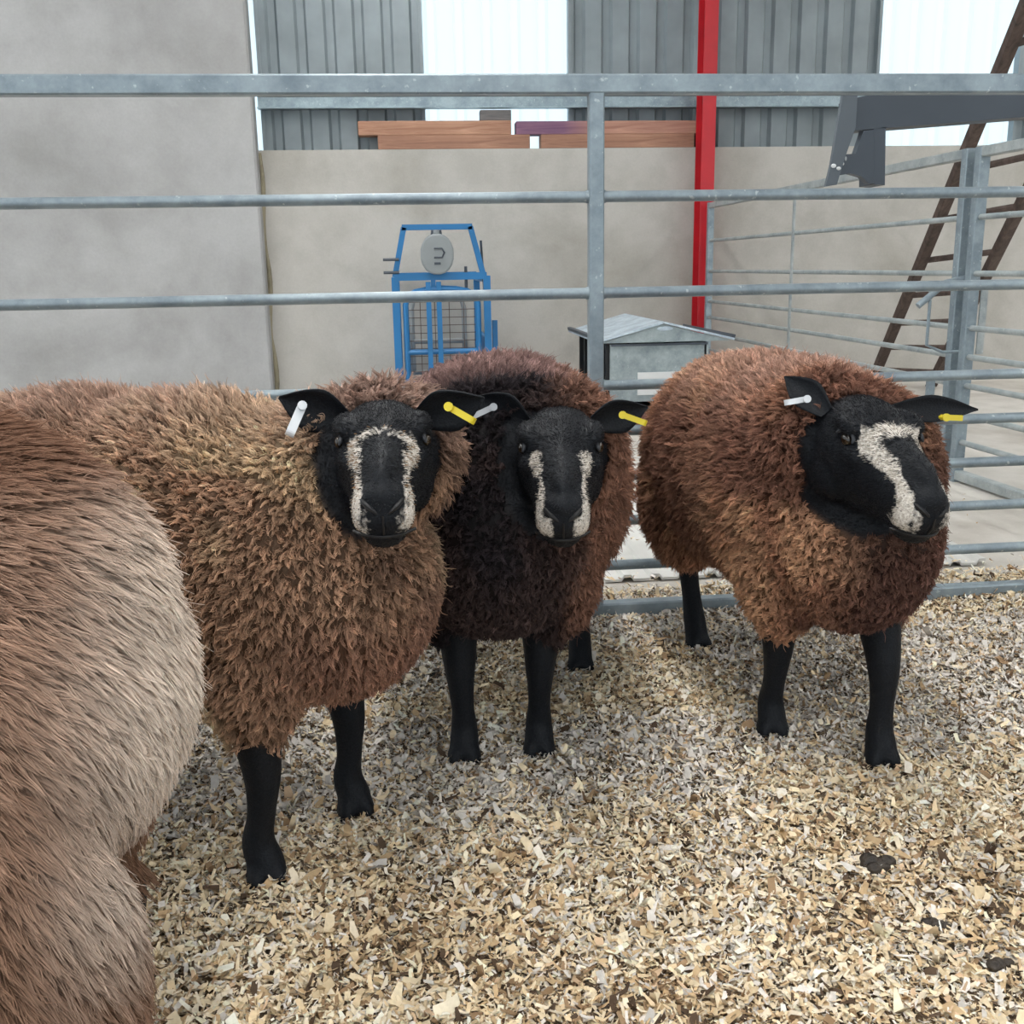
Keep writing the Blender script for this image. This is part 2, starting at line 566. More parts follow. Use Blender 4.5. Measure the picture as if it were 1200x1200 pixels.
# ================================================================== RIBBED SHEETS BEYOND THE GATE
def ribbed(name, x0, x1, y0, y1, label):
    """sheet whose ribs run away from the gate"""
    pitch, z = .085, .012
    pts = []
    for i in range(int((x1 - x0) / pitch)):
        a = x0 + i * pitch
        pts += [(a, z), (a + .048, z), (a + .056, z + .012), (a + .077, z + .012)]
    vs_ = []; fs = []
    for (xx, zz) in pts:
        vs_ += [(xx, y0, zz), (xx, y1, zz), (xx, y1, zz - .008), (xx, y0, zz - .008)]
    for i in range(len(pts) - 1):
        a = i * 4; b = a + 4
        fs += [(a, a + 1, b + 1, b), (a + 2, a + 3, b + 3, b + 2), (a + 1, a + 2, b + 2, b + 1), (a + 3, a, b, b + 3)]
    m = (len(pts) - 1) * 4
    fs += [(0, 3, 2, 1), (m, m + 1, m + 2, m + 3)]
    o = MB().add(vs_, fs).build(name, M['ribsheet'])
    return tag(o, label, 'sheet')
ribbed('ribbed_sheet', .55, 1.78, 2.86, 3.95, 'pale ribbed sheet lying on the floor behind the front gate')

# ================================================================== TIMBERS ON THE LEDGE
def ledge_plank(name, px0, px1, py0, py1, y0, y1, mat, label, cat='plank'):
    a = at_y(px0, py1, y0); b = at_y(px1, py0, y0)
    z0, z1 = ledge[(py0, py1)] if (py0, py1) in ledge else (a[2], b[2])
    o = MB().box((0, 0, 0), (b[0] - a[0], y1 - y0, z1 - z0))
    ob = o.build(name, mat); ob.location = (float(a[0]), y0, z0)
    bv = ob.modifiers.new('edge', 'BEVEL'); bv.width = .004; bv.segments = 1
    return tag(ob, label, cat)
zt = WTOP
ledge = {(158, 173): (zt, zt + .098), (146, 160): (zt + .098, zt + .196), (134, 146): (zt + .196, zt + .27),
         (157, 171): (zt, zt + .098), (145, 158): (zt + .098, zt + .19), (156, 170): (zt, zt + .098), (155, 168): (zt, zt + .09)}
ledge_plank('timber_plank', 443, 621, 158, 173, WY + .004, WY + .13, M['timber2'], 'lower orange timber plank on the ledge under the grey offcut stack')
ledge_plank('timber_plank', 420, 599, 146, 160, WY + .004, WY + .13, M['timber'], 'upper orange timber plank carrying the small grey offcut', 'plank')
ledge_plank('timber_offcut', 563, 599, 134, 146, WY + .01, WY + .12, M['greywood'], 'small grey timber offcut on top of the orange planks', 'offcut')
ledge_plank('timber_plank', 634, 814, 157, 171, WY + .004, WY + .13, M['timber2'], 'lower brown timber plank on the ledge beneath the purple stained plank')
ledge_plank('timber_plank', 605, 826, 145, 158, WY + .004, WY + .13, M['purple'], 'purple stained timber plank on the ledge next to the red column')
ledge_plank('timber_offcut', 815, 825, 155, 168, WY + .01, WY + .12, M['black'], 'small black offcut under the purple plank beside the red column', 'offcut')

# ================================================================== WEIGH CRATE
CYF = 6.75
ca = at_y(466, 400, CYF); cb = at_y(572, 400, CYF)
cw = float(cb[0] - ca[0])
crate = empty('weigh_crate', (float((ca[0] + cb[0]) / 2), CYF, 0))
tag(crate, 'blue steel sheep weighing crate with round grey dial by the wall', 'weigh crate')
hw = cw / 2
cz = lambda py: float(at_y(515, py, CYF)[2])
CL = 1.0
ztop = cz(324)
zA = cz(266)
tb = lambda name, pts, r, mat='blue', seg=8: MB().tube(pts, r, seg).build(name, M[mat], crate, smooth=True)
bb = lambda name, a, b, w, h, mat='blue', up=(0, 0, 1): MB().bar(a, b, w, h, up).build(name, M[mat], crate)
for sx in (-1, 1):
    for yy in (0, CL):
        bb('post', (sx * hw, yy, 0), (sx * hw, yy, ztop), .045, .045, up=(0, 1, 0))
    bb('side_rail', (sx * hw, 0, ztop - .02), (sx * hw, CL, ztop - .02), .04, .04)
    bb('side_rail', (sx * hw, 0, .12), (sx * hw, CL, .12), .04, .04)
    bb('side_rail', (sx * hw, 0, .45), (sx * hw, CL, .45), .03, .03)
    bb('side_sheet', (sx * hw, .05, .28), (sx * hw, CL - .05, .28), .006, .30)
bb('cross_beam', (-hw, 0, ztop), (hw, 0, ztop), .04, .045)
bb('cross_beam', (-hw, CL, ztop), (hw, CL, ztop), .04, .045)
bb('floor_plate', (0, 0, .08), (0, CL, .08), cw, .03)
tl = float(at_y(473, 266, CYF)[0]) - crate.location.x; tr_ = float(at_y(551, 266, CYF)[0]) - crate.location.x
bb('hanger_leg', (-hw + .0, 0, ztop), (tl, 0, zA), .035, .035, up=(0, 1, 0))
bb('hanger_leg', (hw - .02, 0, ztop), (tr_, 0, zA), .035, .035, up=(0, 1, 0))
bb('hanger_beam', (tl - .012, 0, zA), (tr_ + .012, 0, zA), .035, .035)
for z in (ztop + .03, ztop + .11):
    tb('hinge_pin', [(-hw - .07, -.02, z), (-hw + .03, -.02, z)], .009, 'dark')
# dial
dz = cz(298); dxx = float(at_y(512, 298, CYF)[0]) - crate.location.x
dial_pts = []
for k in range(24):
    a = 2 * math.pi * k / 24
    rx_, rz_ = .105, .125
    sq = (abs(math.cos(a)) ** 2.6 + abs(math.sin(a)) ** 2.6) ** (-1 / 2.6)
    zz = math.sin(a) * sq * rz_
    xx = math.cos(a) * sq * rx_ * (1.0 - .18 * max(0, abs(zz) / rz_ - .3))
    dial_pts.append((dxx + xx, -.07, dz + zz))
dl = MB().prism(dial_pts, (0, .09, 0)).build('dial_case', M['dial'], crate)
bvd = dl.modifiers.new('edge', 'BEVEL'); bvd.width = .012; bvd.segments = 2
MB().tube([(dxx - .02, -.074, dz + .035), (dxx + .03, -.074, dz + .035), (dxx + .045, -.074, dz + .01), (dxx + .03, -.074, dz - .02), (dxx - .02, -.074, dz - .02)], .006, 6).build('dial_ridge', M['dark'], dl)
MB().box((dxx - .02, -.076, dz - .065), (dxx + .02, -.068, dz - .05)).build('dial_plate', M['dark'], dl)
tb('shackle', [(dxx - .025, -.02, zA - .02), (dxx - .03, -.02, zA - .05), (dxx, -.02, zA - .075), (dxx + .03, -.02, zA - .05), (dxx + .025, -.02, zA - .02)], .008, 'dark')
tb('hook_neck', [(dxx, -.02, dz + .11), (dxx, -.02, dz + .15)], .022, 'dial')
bb('load_bar', (dxx - .03, .0, ztop + .02), (dxx - .03, .0, ztop - .15), .03, .03, up=(0, 1, 0))
tb('lift_lever', [(hw * .55, .02, ztop - .1), (hw * .55, .02, ztop + .06)], .010, 'dark')
# end gates: arched frame, two centre bars, mesh
def end_gate(yy, tag_mat, zt_, w, nm):
    n = []
    for k in range(9):
        a = math.pi * k / 8
        n.append((-math.cos(a) * w * (1 if k in (0, 8) else 1), yy, zt_ - .10 + .10 * math.sin(a) ** .6))
    pts = [(-w, yy, .14)] + n + [(w, yy, .14)]
    o = MB().tube(pts, .019, 8).build(nm, M[tag_mat], crate, smooth=True)
    MB().tube([(-w, yy, .16), (w, yy, .16)], .016, 8).build('gate_bar', M[tag_mat], o, smooth=True)
    MB().tube([(-w, yy, cz(412)), (w, yy, cz(412))], .018, 8).build('gate_bar', M[tag_mat], o, smooth=True)
    if nm == 'rear_gate': return o
    nx = int(2 * w / .085)
    for i in range(1, nx):
        x = -w + i * 2 * w / nx
        MB().tube([(x, yy + .01, .16), (x, yy + .01, zt_ - .03)], .0024, 5).build('mesh_wire', M['rust'], o)
    for j in range(1, 12):
        z = .16 + j * (zt_ - .2 - .02) / 11.5
        MB().tube([(-w, yy + .012, z), (w, yy + .012, z)], .0024, 5).build('mesh_wire', M['rust'], o)
    return o
end_gate(CL - .02, 'dial', cz(350), hw - .1, 'rear_gate')
fg = end_gate(.0, 'blue', cz(338), hw - .06, 'front_gate')
for px in (504, 516):
    x = float(at_y(px, 400, CYF)[0]) - crate.location.x
    bb('centre_bar', (x, -.02, .1), (x, -.02, cz(330)), .032, .02, up=(0, 1, 0))
bb('slide_post', (hw + .05, .05, 0), (hw + .05, .05, cz(377)), .035, .03, up=(0, 1, 0))
tb('tie_rod', [(hw - .03, .03, ztop + .22), (hw - .005, .03, ztop - .3)], .008, 'dark')

# ================================================================== CREEP FEEDER
FY0, FY1 = 5.9, 6.95
def fp(px, py, Y=FY0):
    return Vector(at_y(px, py, Y))
feeder = empty('creep_feeder', (float(at_y(777, 470, FY0)[0]), FY0, 0))
tag(feeder, 'zinc sheet creep feeder with gabled roof standing before the wall', 'feeder')
fo = Vector(feeder.location)
DV = Vector((0, FY1 - FY0, 0))
pk = fp(777, 379) - fo; le = fp(702, 402) - fo; re = fp(857, 397) - fo
bl = fp(716, 409) - fo; br = fp(829, 408) - fo
zE = (le.z + re.z) / 2
le.z = re.z = zE
bl.z = br.z = zE - .015
# body: front sheet, back sheet, far side, bars on the near side
MB().prism([(bl.x, .02, .10), (br.x, .02, .10), (br.x, .02, br.z), (bl.x, .02, bl.z)], (0, .02, 0)).build('front_sheet', M['sheet'], feeder)
MB().prism([(bl.x, DV.y - .02, .10), (br.x, DV.y - .02, .10), (br.x, DV.y - .02, br.z), (bl.x, DV.y - .02, bl.z)], (0, -.02, 0)).build('back_sheet', M['sheet'], feeder)
MB().box((br.x - .012, .02, .10), (br.x + .012, DV.y - .02, br.z)).build('side_sheet', M['sheet'], feeder)
MB().box((bl.x, .02, .10), (br.x, DV.y - .02, .13)).build('hopper_floor', M['sheet'], feeder)
for k in range(6):
    y = .06 + k * (DV.y - .12) / 5
    MB().bar((bl.x - .005, y, .08), (bl.x - .005, y, bl.z), .03, .03, up=(0, 1, 0)).build('creep_bar', M['black'], feeder)
MB().bar((bl.x - .005, .03, .10), (bl.x - .005, DV.y - .03, .10), .04, .05).build('trough_rail', M['black'], feeder)
MB().box((bl.x + .10, .06, .13), (bl.x + .12, DV.y - .06, bl.z)).build('inner_sheet', M['black'], feeder)
# gable board at the front and rear
for yy in (0.0, DV.y - .012):
    MB().prism([(le.x, yy, zE - .006), (re.x, yy, zE - .006), (re.x - .02, yy, zE), (pk.x, yy, pk.z - .004), (le.x + .02, yy, zE)][0:5], (0, .012, 0)).build('gable_board', M['sheet'], feeder)
MB().bar((bl.x, -.004, bl.z - .004), (br.x, -.004, br.z - .004), .01, .012).build('seam_fold', M['dark'], feeder)
# roof sheets
def roof_sheet(e, name):
    d = (Vector((e.x, 0, zE)) - pk); dn = d.normalized()
    nrm = Vector((-dn.z, 0, dn.x)); nrm = nrm if nrm.z > 0 else -nrm
    a = pk + Vector((0, -.02, 0)); b = a + d * 1.03
    MB().prism([a, b, b + nrm * .012, a + nrm * .012], (0, DV.y + .04, 0)).build(name, M['roofsheet'], feeder)
    ebar = b + nrm * .012
    MB().prism([ebar - dn * .02, ebar, ebar + nrm * .02, ebar + nrm * .02 - dn * .02], (0, DV.y + .05, 0)).build('eave_lip', M['dark'], feeder)
roof_sheet(le, 'roof_sheet'); roof_sheet(re, 'roof_sheet')
w0 = fp(748, 437) - fo; w1 = fp(797, 462) - fo
MB().box((w0.x, .012, w1.z), (w1.x, .019, w0.z)).build('paper_notice', M['paper'], feeder)
MB().ellipsoid((pk.x + .01, -.001, (pk.z + zE) / 2 + .02), (.05, .003, .014), nu=7, nv=6).build('worn_patch', M['roofsheet'], feeder)
for sx in (bl.x + .03, br.x - .03):
    for yy in (.05, DV.y - .05):
        MB().bar((sx, yy, 0), (sx, yy, .12), .035, .035, up=(0, 1, 0)).build('leg', M['galv'], feeder)
# brown timber lying by the feeder
tp = at_z(760, 494, 0)
ob = MB().box((-.75, -.06, 0), (.55, .06, .085)).build('timber_baulk', M['redwood']); ob.location = (float(tp[0]), 5.72, 0)
tag(ob, 'reddish brown timber lying on the floor before the feeder', 'timber')

# ================================================================== LADDER
foot_l = Vector(at_z(1022, 447, 0)); foot_l.y = min(foot_l.y, 7.6); foot_l = Vector(at_y(1022, 447, 7.6)); foot_l.z = 0
foot_r = Vector(at_y(1090, 463, 7.25)); foot_r.z = 0
top_l = Vector(at_y(1204, 4, 4.9))
up_r = Vector(at_y(1200, 233, 5.75))
dL = top_l - foot_l
dR = (up_r - foot_r).normalized() * dL.length
ladder = empty('ladder', tuple(foot_l))
tag(ladder, 'dark weathered wooden ladder leaning behind the galvanised hurdles', 'ladder')
def lrail(a, d, nm):
    MB().bar(a - foot_l, a + d - foot_l, .075, .05, up=(0, 1, 0), bev=.008).build(nm, M['ladderwood'], ladder)
lrail(foot_l, dL * 1.12, 'side_rail')
lrail(foot_r, dR * 1.12, 'side_rail')
# rungs at the heights the photograph shows, continued upwards
tl_list = [.055, .145, .235, .33, .44, .555, .675, .80, .93, 1.05]
for t in tl_list:
    a = dL * t; b = foot_r - foot_l + dR * t
    MB().tube([a, b], .019, 8).build('rung', M['ladderwood'], ladder, smooth=True)

# ================================================================== DARK STEEL ARM BEHIND THE GATE
AY = 2.95
arm = empty('steel_arm', (2.2, AY, 0))
tag(arm, 'dark grey steel arm with a notched bracket hanging at its end', 'steel arm')
ao = Vector((2.2, AY, 0))
ap = lambda px, py, Y=AY: Vector(at_y(px, py, Y)) - ao
p0 = ap(986, 112); p1 = ap(1000, 153); q0 = ap(1215, 98); q1 = ap(1215, 136)
ext = Vector((.95, 0, .01))
MB().prism([ap(998, 116), ap(1040, 106), q0, q0 + ext, q1 + ext, q1, p1], (0, .09, 0)).build('arm_beam', M['dark'], arm)
dy_ = Vector((0, -.016, 0))
MB().prism([ap(985, 112) + dy_, ap(1002, 112) + dy_, ap(1000, 150) + dy_, ap(988, 184) + dy_, ap(978, 217) + dy_, ap(965, 219) + dy_, ap(971, 195) + dy_], (0, .014, 0)).build('end_plate', M['dark_pale'], arm)
MB().prism([ap(1012, 153), ap(1024, 152), ap(1024, 215), ap(1018, 215), ap(1010, 207), ap(996, 203), ap(982, 206), ap(988, 181), ap(1003, 180)], (0, .03, 0)).build('bracket_plate', M['dark'], arm)
MB().prism([ap(1024.2, 151), ap(1038, 149), ap(1037, 217), ap(1024.2, 216)], (0, .10, 0)).build('bracket_flange', M['dark'], arm)
for (cx_, cy_, rx_, rz_) in ((974, 195, .008, .006), (980, 198, .007, .005), (991, 186, .003, .006), (988, 192, .003, .004)):
    MB().ellipsoid(ap(cx_, cy_) + Vector((0, -.017 if cx_ < 985 else -.001, 0)), (rx_, .003, rz_), nu=8, nv=5).build('chipped_paint', M['paper'], arm)
eb = (q0 + q1) / 2 + ext
MB().bar((eb.x - .06, .045, 0), (eb.x - .06, .045, eb.z), .12, .09, up=(0, 1, 0)).build('stand_post', M['dark'], arm)
MB().box((eb.x - .36, -.2, 0), (eb.x + .24, .29, .02)).build('stand_base', M['dark'], arm)

# ================================================================== WOOD SHAVINGS
def ground_h(x, y):
    p = np.stack([x, y, np.zeros_like(x)], -1)
    return 0.018 * vnoise(p, 2.3, 3) + 0.010 * vnoise(p, 7.0, 4)

def m_shavings():
    t = NT('wood shavings')
    a = t.n('ShaderNodeAttribute', attribute_name='chip')
    n = t.noise(160, 3)
    c = t.mix(0.35, a.outputs['Color'], t.ramp(n, [(0.3, (0.6, 0.56, 0.5, 1)), (0.7, (1.0, 1.0, 1.0, 1))]), 'MULTIPLY')
    t.set(c, 0.75, spec=0.2)
    return t.m
M['chips'] = m_shavings()

def make_chips(name, x, y, size, colr, zbase, label):
    n = len(x)
    L = size
    Wd = L * RNG.uniform(.16, .55, n)
    yaw = RNG.uniform(0, 2 * math.pi, n)
    tilt = RNG.normal(0, .30, n); roll = RNG.normal(0, .38, n)
    curl = RNG.normal(0, .22, n) * L
    fx = np.stack([np.cos(yaw) * np.cos(tilt), np.sin(yaw) * np.cos(tilt), np.sin(tilt)], -1)
    sx = np.stack([-np.sin(yaw) * np.cos(roll), np.cos(yaw) * np.cos(roll), np.sin(roll)], -1)
    up = np.cross(fx, sx)
    up *= np.sign(up[:, 2:3] + 1e-9)
    c = np.stack([x, y, zbase + RNG.uniform(.0, .012, n) + .25 * np.abs(np.sin(tilt)) * L], -1)
    V = np.zeros((n, 6, 3))
    tq = (-.5, 0.0, .5)
    for k in range(3):
        wk = Wd * (RNG.uniform(.25, 1.0, n) if k != 1 else RNG.uniform(.75, 1.15, n)) * .5
        off = RNG.normal(0, .10, n) * Wd
        base = c + fx * (L * (tq[k] + RNG.normal(0, .06, n)))[:, None] + up * (curl * (1 if k != 1 else -.25))[:, None] + sx * off[:, None]
        V[:, 2 * k] = base - sx * wk[:, None]
        V[:, 2 * k + 1] = base + sx * wk[:, None]
    V = V.reshape(-1, 3)
    V[:, 2] = np.maximum(V[:, 2], .002)
    base = (np.arange(n) * 6)[:, None]
    F = np.concatenate([base + np.array([[0, 1, 3, 2]]), base + np.array([[2, 3, 5, 4]])], 1).reshape(-1)
    me = bpy.data.meshes.new(name)
    me.vertices.add(len(V)); me.vertices.foreach_set('co', V.reshape(-1).astype(np.float32))
    me.loops.add(len(F)); me.loops.foreach_set('vertex_index', F.astype(np.int32))
    me.polygons.add(len(F) // 4); me.polygons.foreach_set('loop_start', np.arange(0, len(F), 4, dtype=np.int32))
    me.update(calc_edges=True)
    at = me.attributes.new('chip', 'FLOAT_COLOR', 'POINT')
    cc = np.concatenate([np.repeat(colr, 6, 0), np.ones((n * 6, 1))], 1)
    at.data.foreach_set('color', cc.reshape(-1).astype(np.float32))
    o = link(name, me, M['chips'])
    return tag(o, label, 'shavings', kind='stuff')

PAL = np.array([srgb(*c) for c in ((246, 234, 210), (240, 224, 192), (228, 208, 172), (206, 180, 142), (160, 134, 104), (234, 230, 224), (206, 203, 198), (88, 72, 58), (250, 244, 230), (218, 190, 158))])
def chip_colours(x, y):
    n = len(x)
    p = np.stack([x, y, np.zeros(n)], -1)
    zone = .65 * vnoise(p, 3.1, 21) + .35 * vnoise(p, 9.0, 22)           # darker damp patches
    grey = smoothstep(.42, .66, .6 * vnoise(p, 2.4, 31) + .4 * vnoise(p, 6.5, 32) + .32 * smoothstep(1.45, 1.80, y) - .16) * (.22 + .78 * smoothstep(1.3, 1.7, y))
    w = np.zeros((n, len(PAL)))
    w[:] = np.array([.23, .21, .14, .08, .06, .06, .02, .05, .12, .03])
    damp = smoothstep(.50, .72, zone)[:, None]
    w = w * (1 - damp) + damp * np.array([.10, .17, .19, .17, .14, .03, .03, .11, .02, .04])
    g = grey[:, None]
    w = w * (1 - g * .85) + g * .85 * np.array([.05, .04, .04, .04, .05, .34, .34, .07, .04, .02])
    cum = np.cumsum(w / w.sum(1, keepdims=True), 1)
    idx = (RNG.random(n)[:, None] > cum).sum(1).clip(0, len(PAL) - 1)
    return np.clip(PAL[idx] * RNG.uniform(.82, 1.12, n)[:, None] * np.array([1.03, 1.0, .985]), 0, .95)

def scatter(n, y0, y1, margin=.45):
    y = RNG.uniform(y0, y1, n * 2)
    x = RNG.uniform(-1.9, 2.2, n * 2)
    lo = -.36 * y - margin; hi = .70 * y + margin
    k = (x > lo) & (x < hi)
    return x[k], y[k]
# bedding layer underneath
tb_ = NT('trodden bedding')
nb = tb_.noise(45, 5, rough=.7); nb2 = tb_.noise(4, 3)
cb_ = tb_.ramp(nb, [(0.3, lin(62, 48, 36)), (0.55, lin(120, 98, 72)), (0.75, lin(170, 150, 120))])
cb_ = tb_.mix(tb_.ramp(nb2, [(0.4, (0, 0, 0, 1)), (0.65, (.6, .6, .6, 1))]), cb_, lin(104, 98, 92))
tb_.bump(nb, .6, .01)
M['bed'] = tb_.set(cb_, .9)
gx = np.linspace(-2.2, 2.25, 90); gy = np.linspace(-.6, 2.74, 70)
GXX, GYY = np.meshgrid(gx, gy)
edge = np.minimum(np.minimum(GXX + 2.2, 2.25 - GXX), np.minimum(GYY + .6, 2.74 - GYY))
GZ = (ground_h(GXX, GYY)) * smoothstep(0, .2, edge) + .0015
vv = np.stack([GXX, GYY, GZ], -1).reshape(-1, 3)
ff = []
for j in range(69):
    for i in range(89):
        a = j * 90 + i; ff.append((a, a + 1, a + 91, a + 90))
bed = mesh_obj('bedding_layer', vv, ff, M['bed'], smooth=True)
tag(bed, 'trodden layer of fine sawdust bedding under the shavings', 'bedding', kind='stuff')

x1, y1 = scatter(210000, .75, 2.75)
keep = RNG.random(len(x1)) < np.clip(1.25 - .12 * y1, .4, 1)
x1, y1 = x1[keep], y1[keep]
sz = np.clip(RNG.lognormal(math.log(.0118), .42, len(x1)), 0.005, .036)
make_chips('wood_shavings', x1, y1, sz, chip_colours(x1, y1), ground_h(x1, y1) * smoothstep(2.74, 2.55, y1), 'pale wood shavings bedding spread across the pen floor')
# thin drifts beyond the gate
x2 = RNG.uniform(-1.2, 2.15, 60000); y2 = RNG.uniform(2.7, 4.6, 60000)
pp = np.stack([x2, y2, np.zeros_like(x2)], -1)
k2 = RNG.random(len(x2)) < smoothstep(2.86, 2.70, y2) + .45 * smoothstep(.62, .85, vnoise(pp, 2.6, 55)) + .010
x2, y2 = x2[k2], y2[k2]
make_chips('wood_shavings', x2, y2, np.clip(RNG.lognormal(math.log(.016), .35, len(x2)), .008, .04), chip_colours(x2, y2 * 0 + 1.0), np.full(len(x2), .008) + .012 * (y2 > 2.8), 'thin drift of wood shavings on the concrete beyond the gate')
print('chips', len(x1), len(x2))

# ================================================================== DUNG CLUMPS
tdg = NT('dark dung'); nd_ = tdg.noise(60, 4)
tdg.bump(nd_, .6, .01)
M['dung'] = tdg.set(tdg.ramp(nd_, [(.3, lin(30, 24, 20)), (.7, lin(70, 60, 50))]), .6)
def dung(px, py, r, label, seed):
    rr = random.Random(seed)
    p = at_z(px, py, .012)
    mb = MB()
    for k in range(7):
        a = rr.uniform(0, 6.28); d = rr.uniform(0, r * .8)
        s = r * rr.uniform(.35, .6)
        mb.ellipsoid((math.cos(a) * d, math.sin(a) * d * .8, s * .55 + rr.uniform(0, .2) * r), (s, s * rr.uniform(.7, 1), s * .65), Matrix.Rotation(a, 3, 'Z'), 10, 7)
    o = mb.build('dung_clump', M['dung'], smooth=True)
    o.location = (float(p[0]), float(p[1]), float(ground_h(np.array([p[0]]), np.array([p[1]]))[0]) + .001)
    tag(o, label, 'dung')
dung(829, 911, .017, 'small dark dung clump in shavings before the russet sheep', 1)
dung(1020, 1020, .032, 'wide dark dung clump lying alone in the open shavings', 2)
dung(509, 797, .018, 'dark dung clump between the tan sheep and the darkest sheep', 3)
dung(1098, 1092, .018, 'dark dung clump with pale shavings stuck on it', 4)
dung(1168, 1135, .020, 'low dark dung clump lying farthest from the sheep', 5)

# ================================================================== SHEEP
def blend(c, zone, w):
    return c * (1 - w[:, None]) + np.array(zone)[None] * w[:, None]

def n2(P, s, seed):
    return .65 * vnoise(P, s, seed) + .35 * vnoise(P, s * 2.7, seed + 1)

def catmull(xs, ys, q):
    """smooth interpolation of table rows ys over xs"""
    xs = np.asarray(xs, float); ys = np.asarray(ys, float)
    m = np.gradient(ys, xs, axis=0)
    k = np.clip(np.searchsorted(xs, q) - 1, 0, len(xs) - 2)
    h = (xs[k + 1] - xs[k])[:, None]; t = ((q - xs[k])[:, None]) / h
    return ((2 * t**3 - 3 * t**2 + 1) * ys[k] + (t**3 - 2 * t**2 + t) * h * m[k] + (-2 * t**3 + 3 * t**2) * ys[k + 1] + (t**3 - t**2) * h * m[k + 1])

HEAD_S = [-.05, -.02, .02, .06, .095, .13, .165, .20, .228, .248, .260, .266]
HEAD_T = [  # half width, top, bottom
    (.030, .010, -.060), (.052, .034, -.092), (.064, .050, -.108), (.068, .057, -.112), (.065, .053, -.106), (.055, .043, -.096),
    (.047, .034, -.085), (.043, .026, -.076), (.041, .017, -.070), (.036, .006, -.062), (.026, -.008, -.050), (.010, -.022, -.036)]
EYE = np.array([.098, .0585, .018])

def head_loft(mb, T, k=1.0):
    q = np.linspace(HEAD_S[0], HEAD_S[-1], 40)
    tab = catmull(HEAD_S, HEAD_T, q)
    seg = 32
    vs_ = []
    for s, (w, tp_, bt) in zip(q, tab):
        cz_ = (tp_ + bt) / 2; hh = (tp_ - bt) / 2
        for j in range(seg):
            a = 2 * math.pi * j / seg
            c, sn = math.cos(a), math.sin(a)
            e = 2.0 / 2.35
            yy = math.copysign(abs(c) ** e, c) * w
            zz = math.copysign(abs(sn) ** e, sn) * hh
            # jaw narrower than brow
            narrow = 1.0 - .30 * max(0.0, -zz / hh) ** 1.3 * (1 if s > .03 else .5)
            vs_.append(T @ Vector((s * k, yy * narrow * k, (cz_ + zz) * k)))
    fs = []
    n = len(q)
    for i in range(n - 1):
        for j in range(seg):
            j2 = (j + 1) % seg
            fs.append((i * seg + j, i * seg + j2, (i + 1) * seg + j2, (i + 1) * seg + j))
    fs += [tuple(range(seg - 1, -1, -1)), tuple(range((n - 1) * seg, n * seg))]
    mb.add(vs_, fs)

def m_sheep_skin():
    t = NT('sheep skin')
    w = t.n('ShaderNodeAttribute', attribute_name='white')
    wl = t.n('ShaderNodeAttribute', attribute_name='wool')
    wc = t.n('ShaderNodeAttribute', attribute_name='woolcol')
    n1 = t.noise(120, 3); n2 = t.noise(320, 2)
    ad = t.n('ShaderNodeMath', operation='MULTIPLY_ADD'); t.l(n1, ad.inputs[0]); ad.inputs[1].default_value = .75
    t.l(w.outputs['Fac'], ad.inputs[2])
    fac = t.ramp(ad.outputs[0], [(.72, (0, 0, 0, 1)), (.98, (1, 1, 1, 1))])
    blk = t.ramp(n2, [(.3, (.005, .006, .008, 1)), (.7, (.012, .014, .018, 1))])
    wht = t.ramp(n2, [(.3, lin(168, 158, 146)), (.7, lin(226, 220, 212))])
    c = t.mix(fac, blk, wht)
    c = t.mix(wl.outputs['Fac'], c, wc.outputs['Color'])
    t.bump(n2, .35, .003)
    t.set(c, .55, spec=.18)
    return t.m
M['skin'] = m_sheep_skin()

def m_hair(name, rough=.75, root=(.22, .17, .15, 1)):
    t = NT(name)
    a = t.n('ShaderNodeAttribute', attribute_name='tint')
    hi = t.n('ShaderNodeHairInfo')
    c = t.mix(hi.outputs['Intercept'], t.mix(1.0, a.outputs['Color'], root, 'MULTIPLY'), a.outputs['Color'])  # darker roots: brown wool base plus painted shade in crevices between locks
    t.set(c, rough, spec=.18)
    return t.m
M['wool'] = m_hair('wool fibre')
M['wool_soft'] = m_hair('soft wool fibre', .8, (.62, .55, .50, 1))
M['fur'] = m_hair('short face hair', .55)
te = NT('sheep eye'); M['eye'] = te.set(te.ramp(te.noise(60, 2), [(.3, (.006, .004, .003, 1)), (.7, (.03, .018, .008, 1))]), .06, spec=.7)
tnz = NT('wet black skin'); M['nostril'] = tnz.set(tnz.ramp(tnz.noise(90, 2), [(.3, (.003, .003, .004, 1)), (.7, (.010, .010, .012, 1))]), .5)
tlip = NT('grey lip'); M['lip'] = tlip.set(tlip.ramp(tlip.noise(90, 2), [(.3, lin(26, 28, 32)), (.7, lin(48, 50, 56))]), .5)

def seg_dist(P, a, b, ra, rb):
    a = np.asarray(a, float); b = np.asarray(b, float)
    ab = b - a
    t = np.clip(((P - a) @ ab) / (ab @ ab), 0, 1)
    return np.linalg.norm(P - a - t[:, None] * ab, axis=1) - (ra + (rb - ra) * t)

def ell_dist(P, c, r):
    r = np.asarray(r)
    return (np.linalg.norm((P - np.asarray(c)) / r, axis=1) - 1) * r.min()

def hair_object(name, P, rad, tint, mat, parent):
    """P (n,k,3) strand points, rad (n,k), tint (n,3)"""
    n, k, _ = P.shape
    cu = bpy.data.hair_curves.new(name)
    cu.add_curves([k] * n)
    cu.points.foreach_set('position', P.reshape(-1).astype(np.float32))
    ra = cu.attributes.get('radius') or cu.attributes.new('radius', 'FLOAT', 'POINT')
    ra.data.foreach_set('value', rad.reshape(-1).astype(np.float32))
    ti = cu.attributes.new('tint', 'FLOAT_COLOR', 'CURVE')
    ti.data.foreach_set('color', np.concatenate([tint, np.ones((n, 1))], 1).reshape(-1).astype(np.float32))
    cu.materials.append(mat)
    o = bpy.data.objects.new(name, cu)
    COL.objects.link(o)
    o.parent = parent
    return o

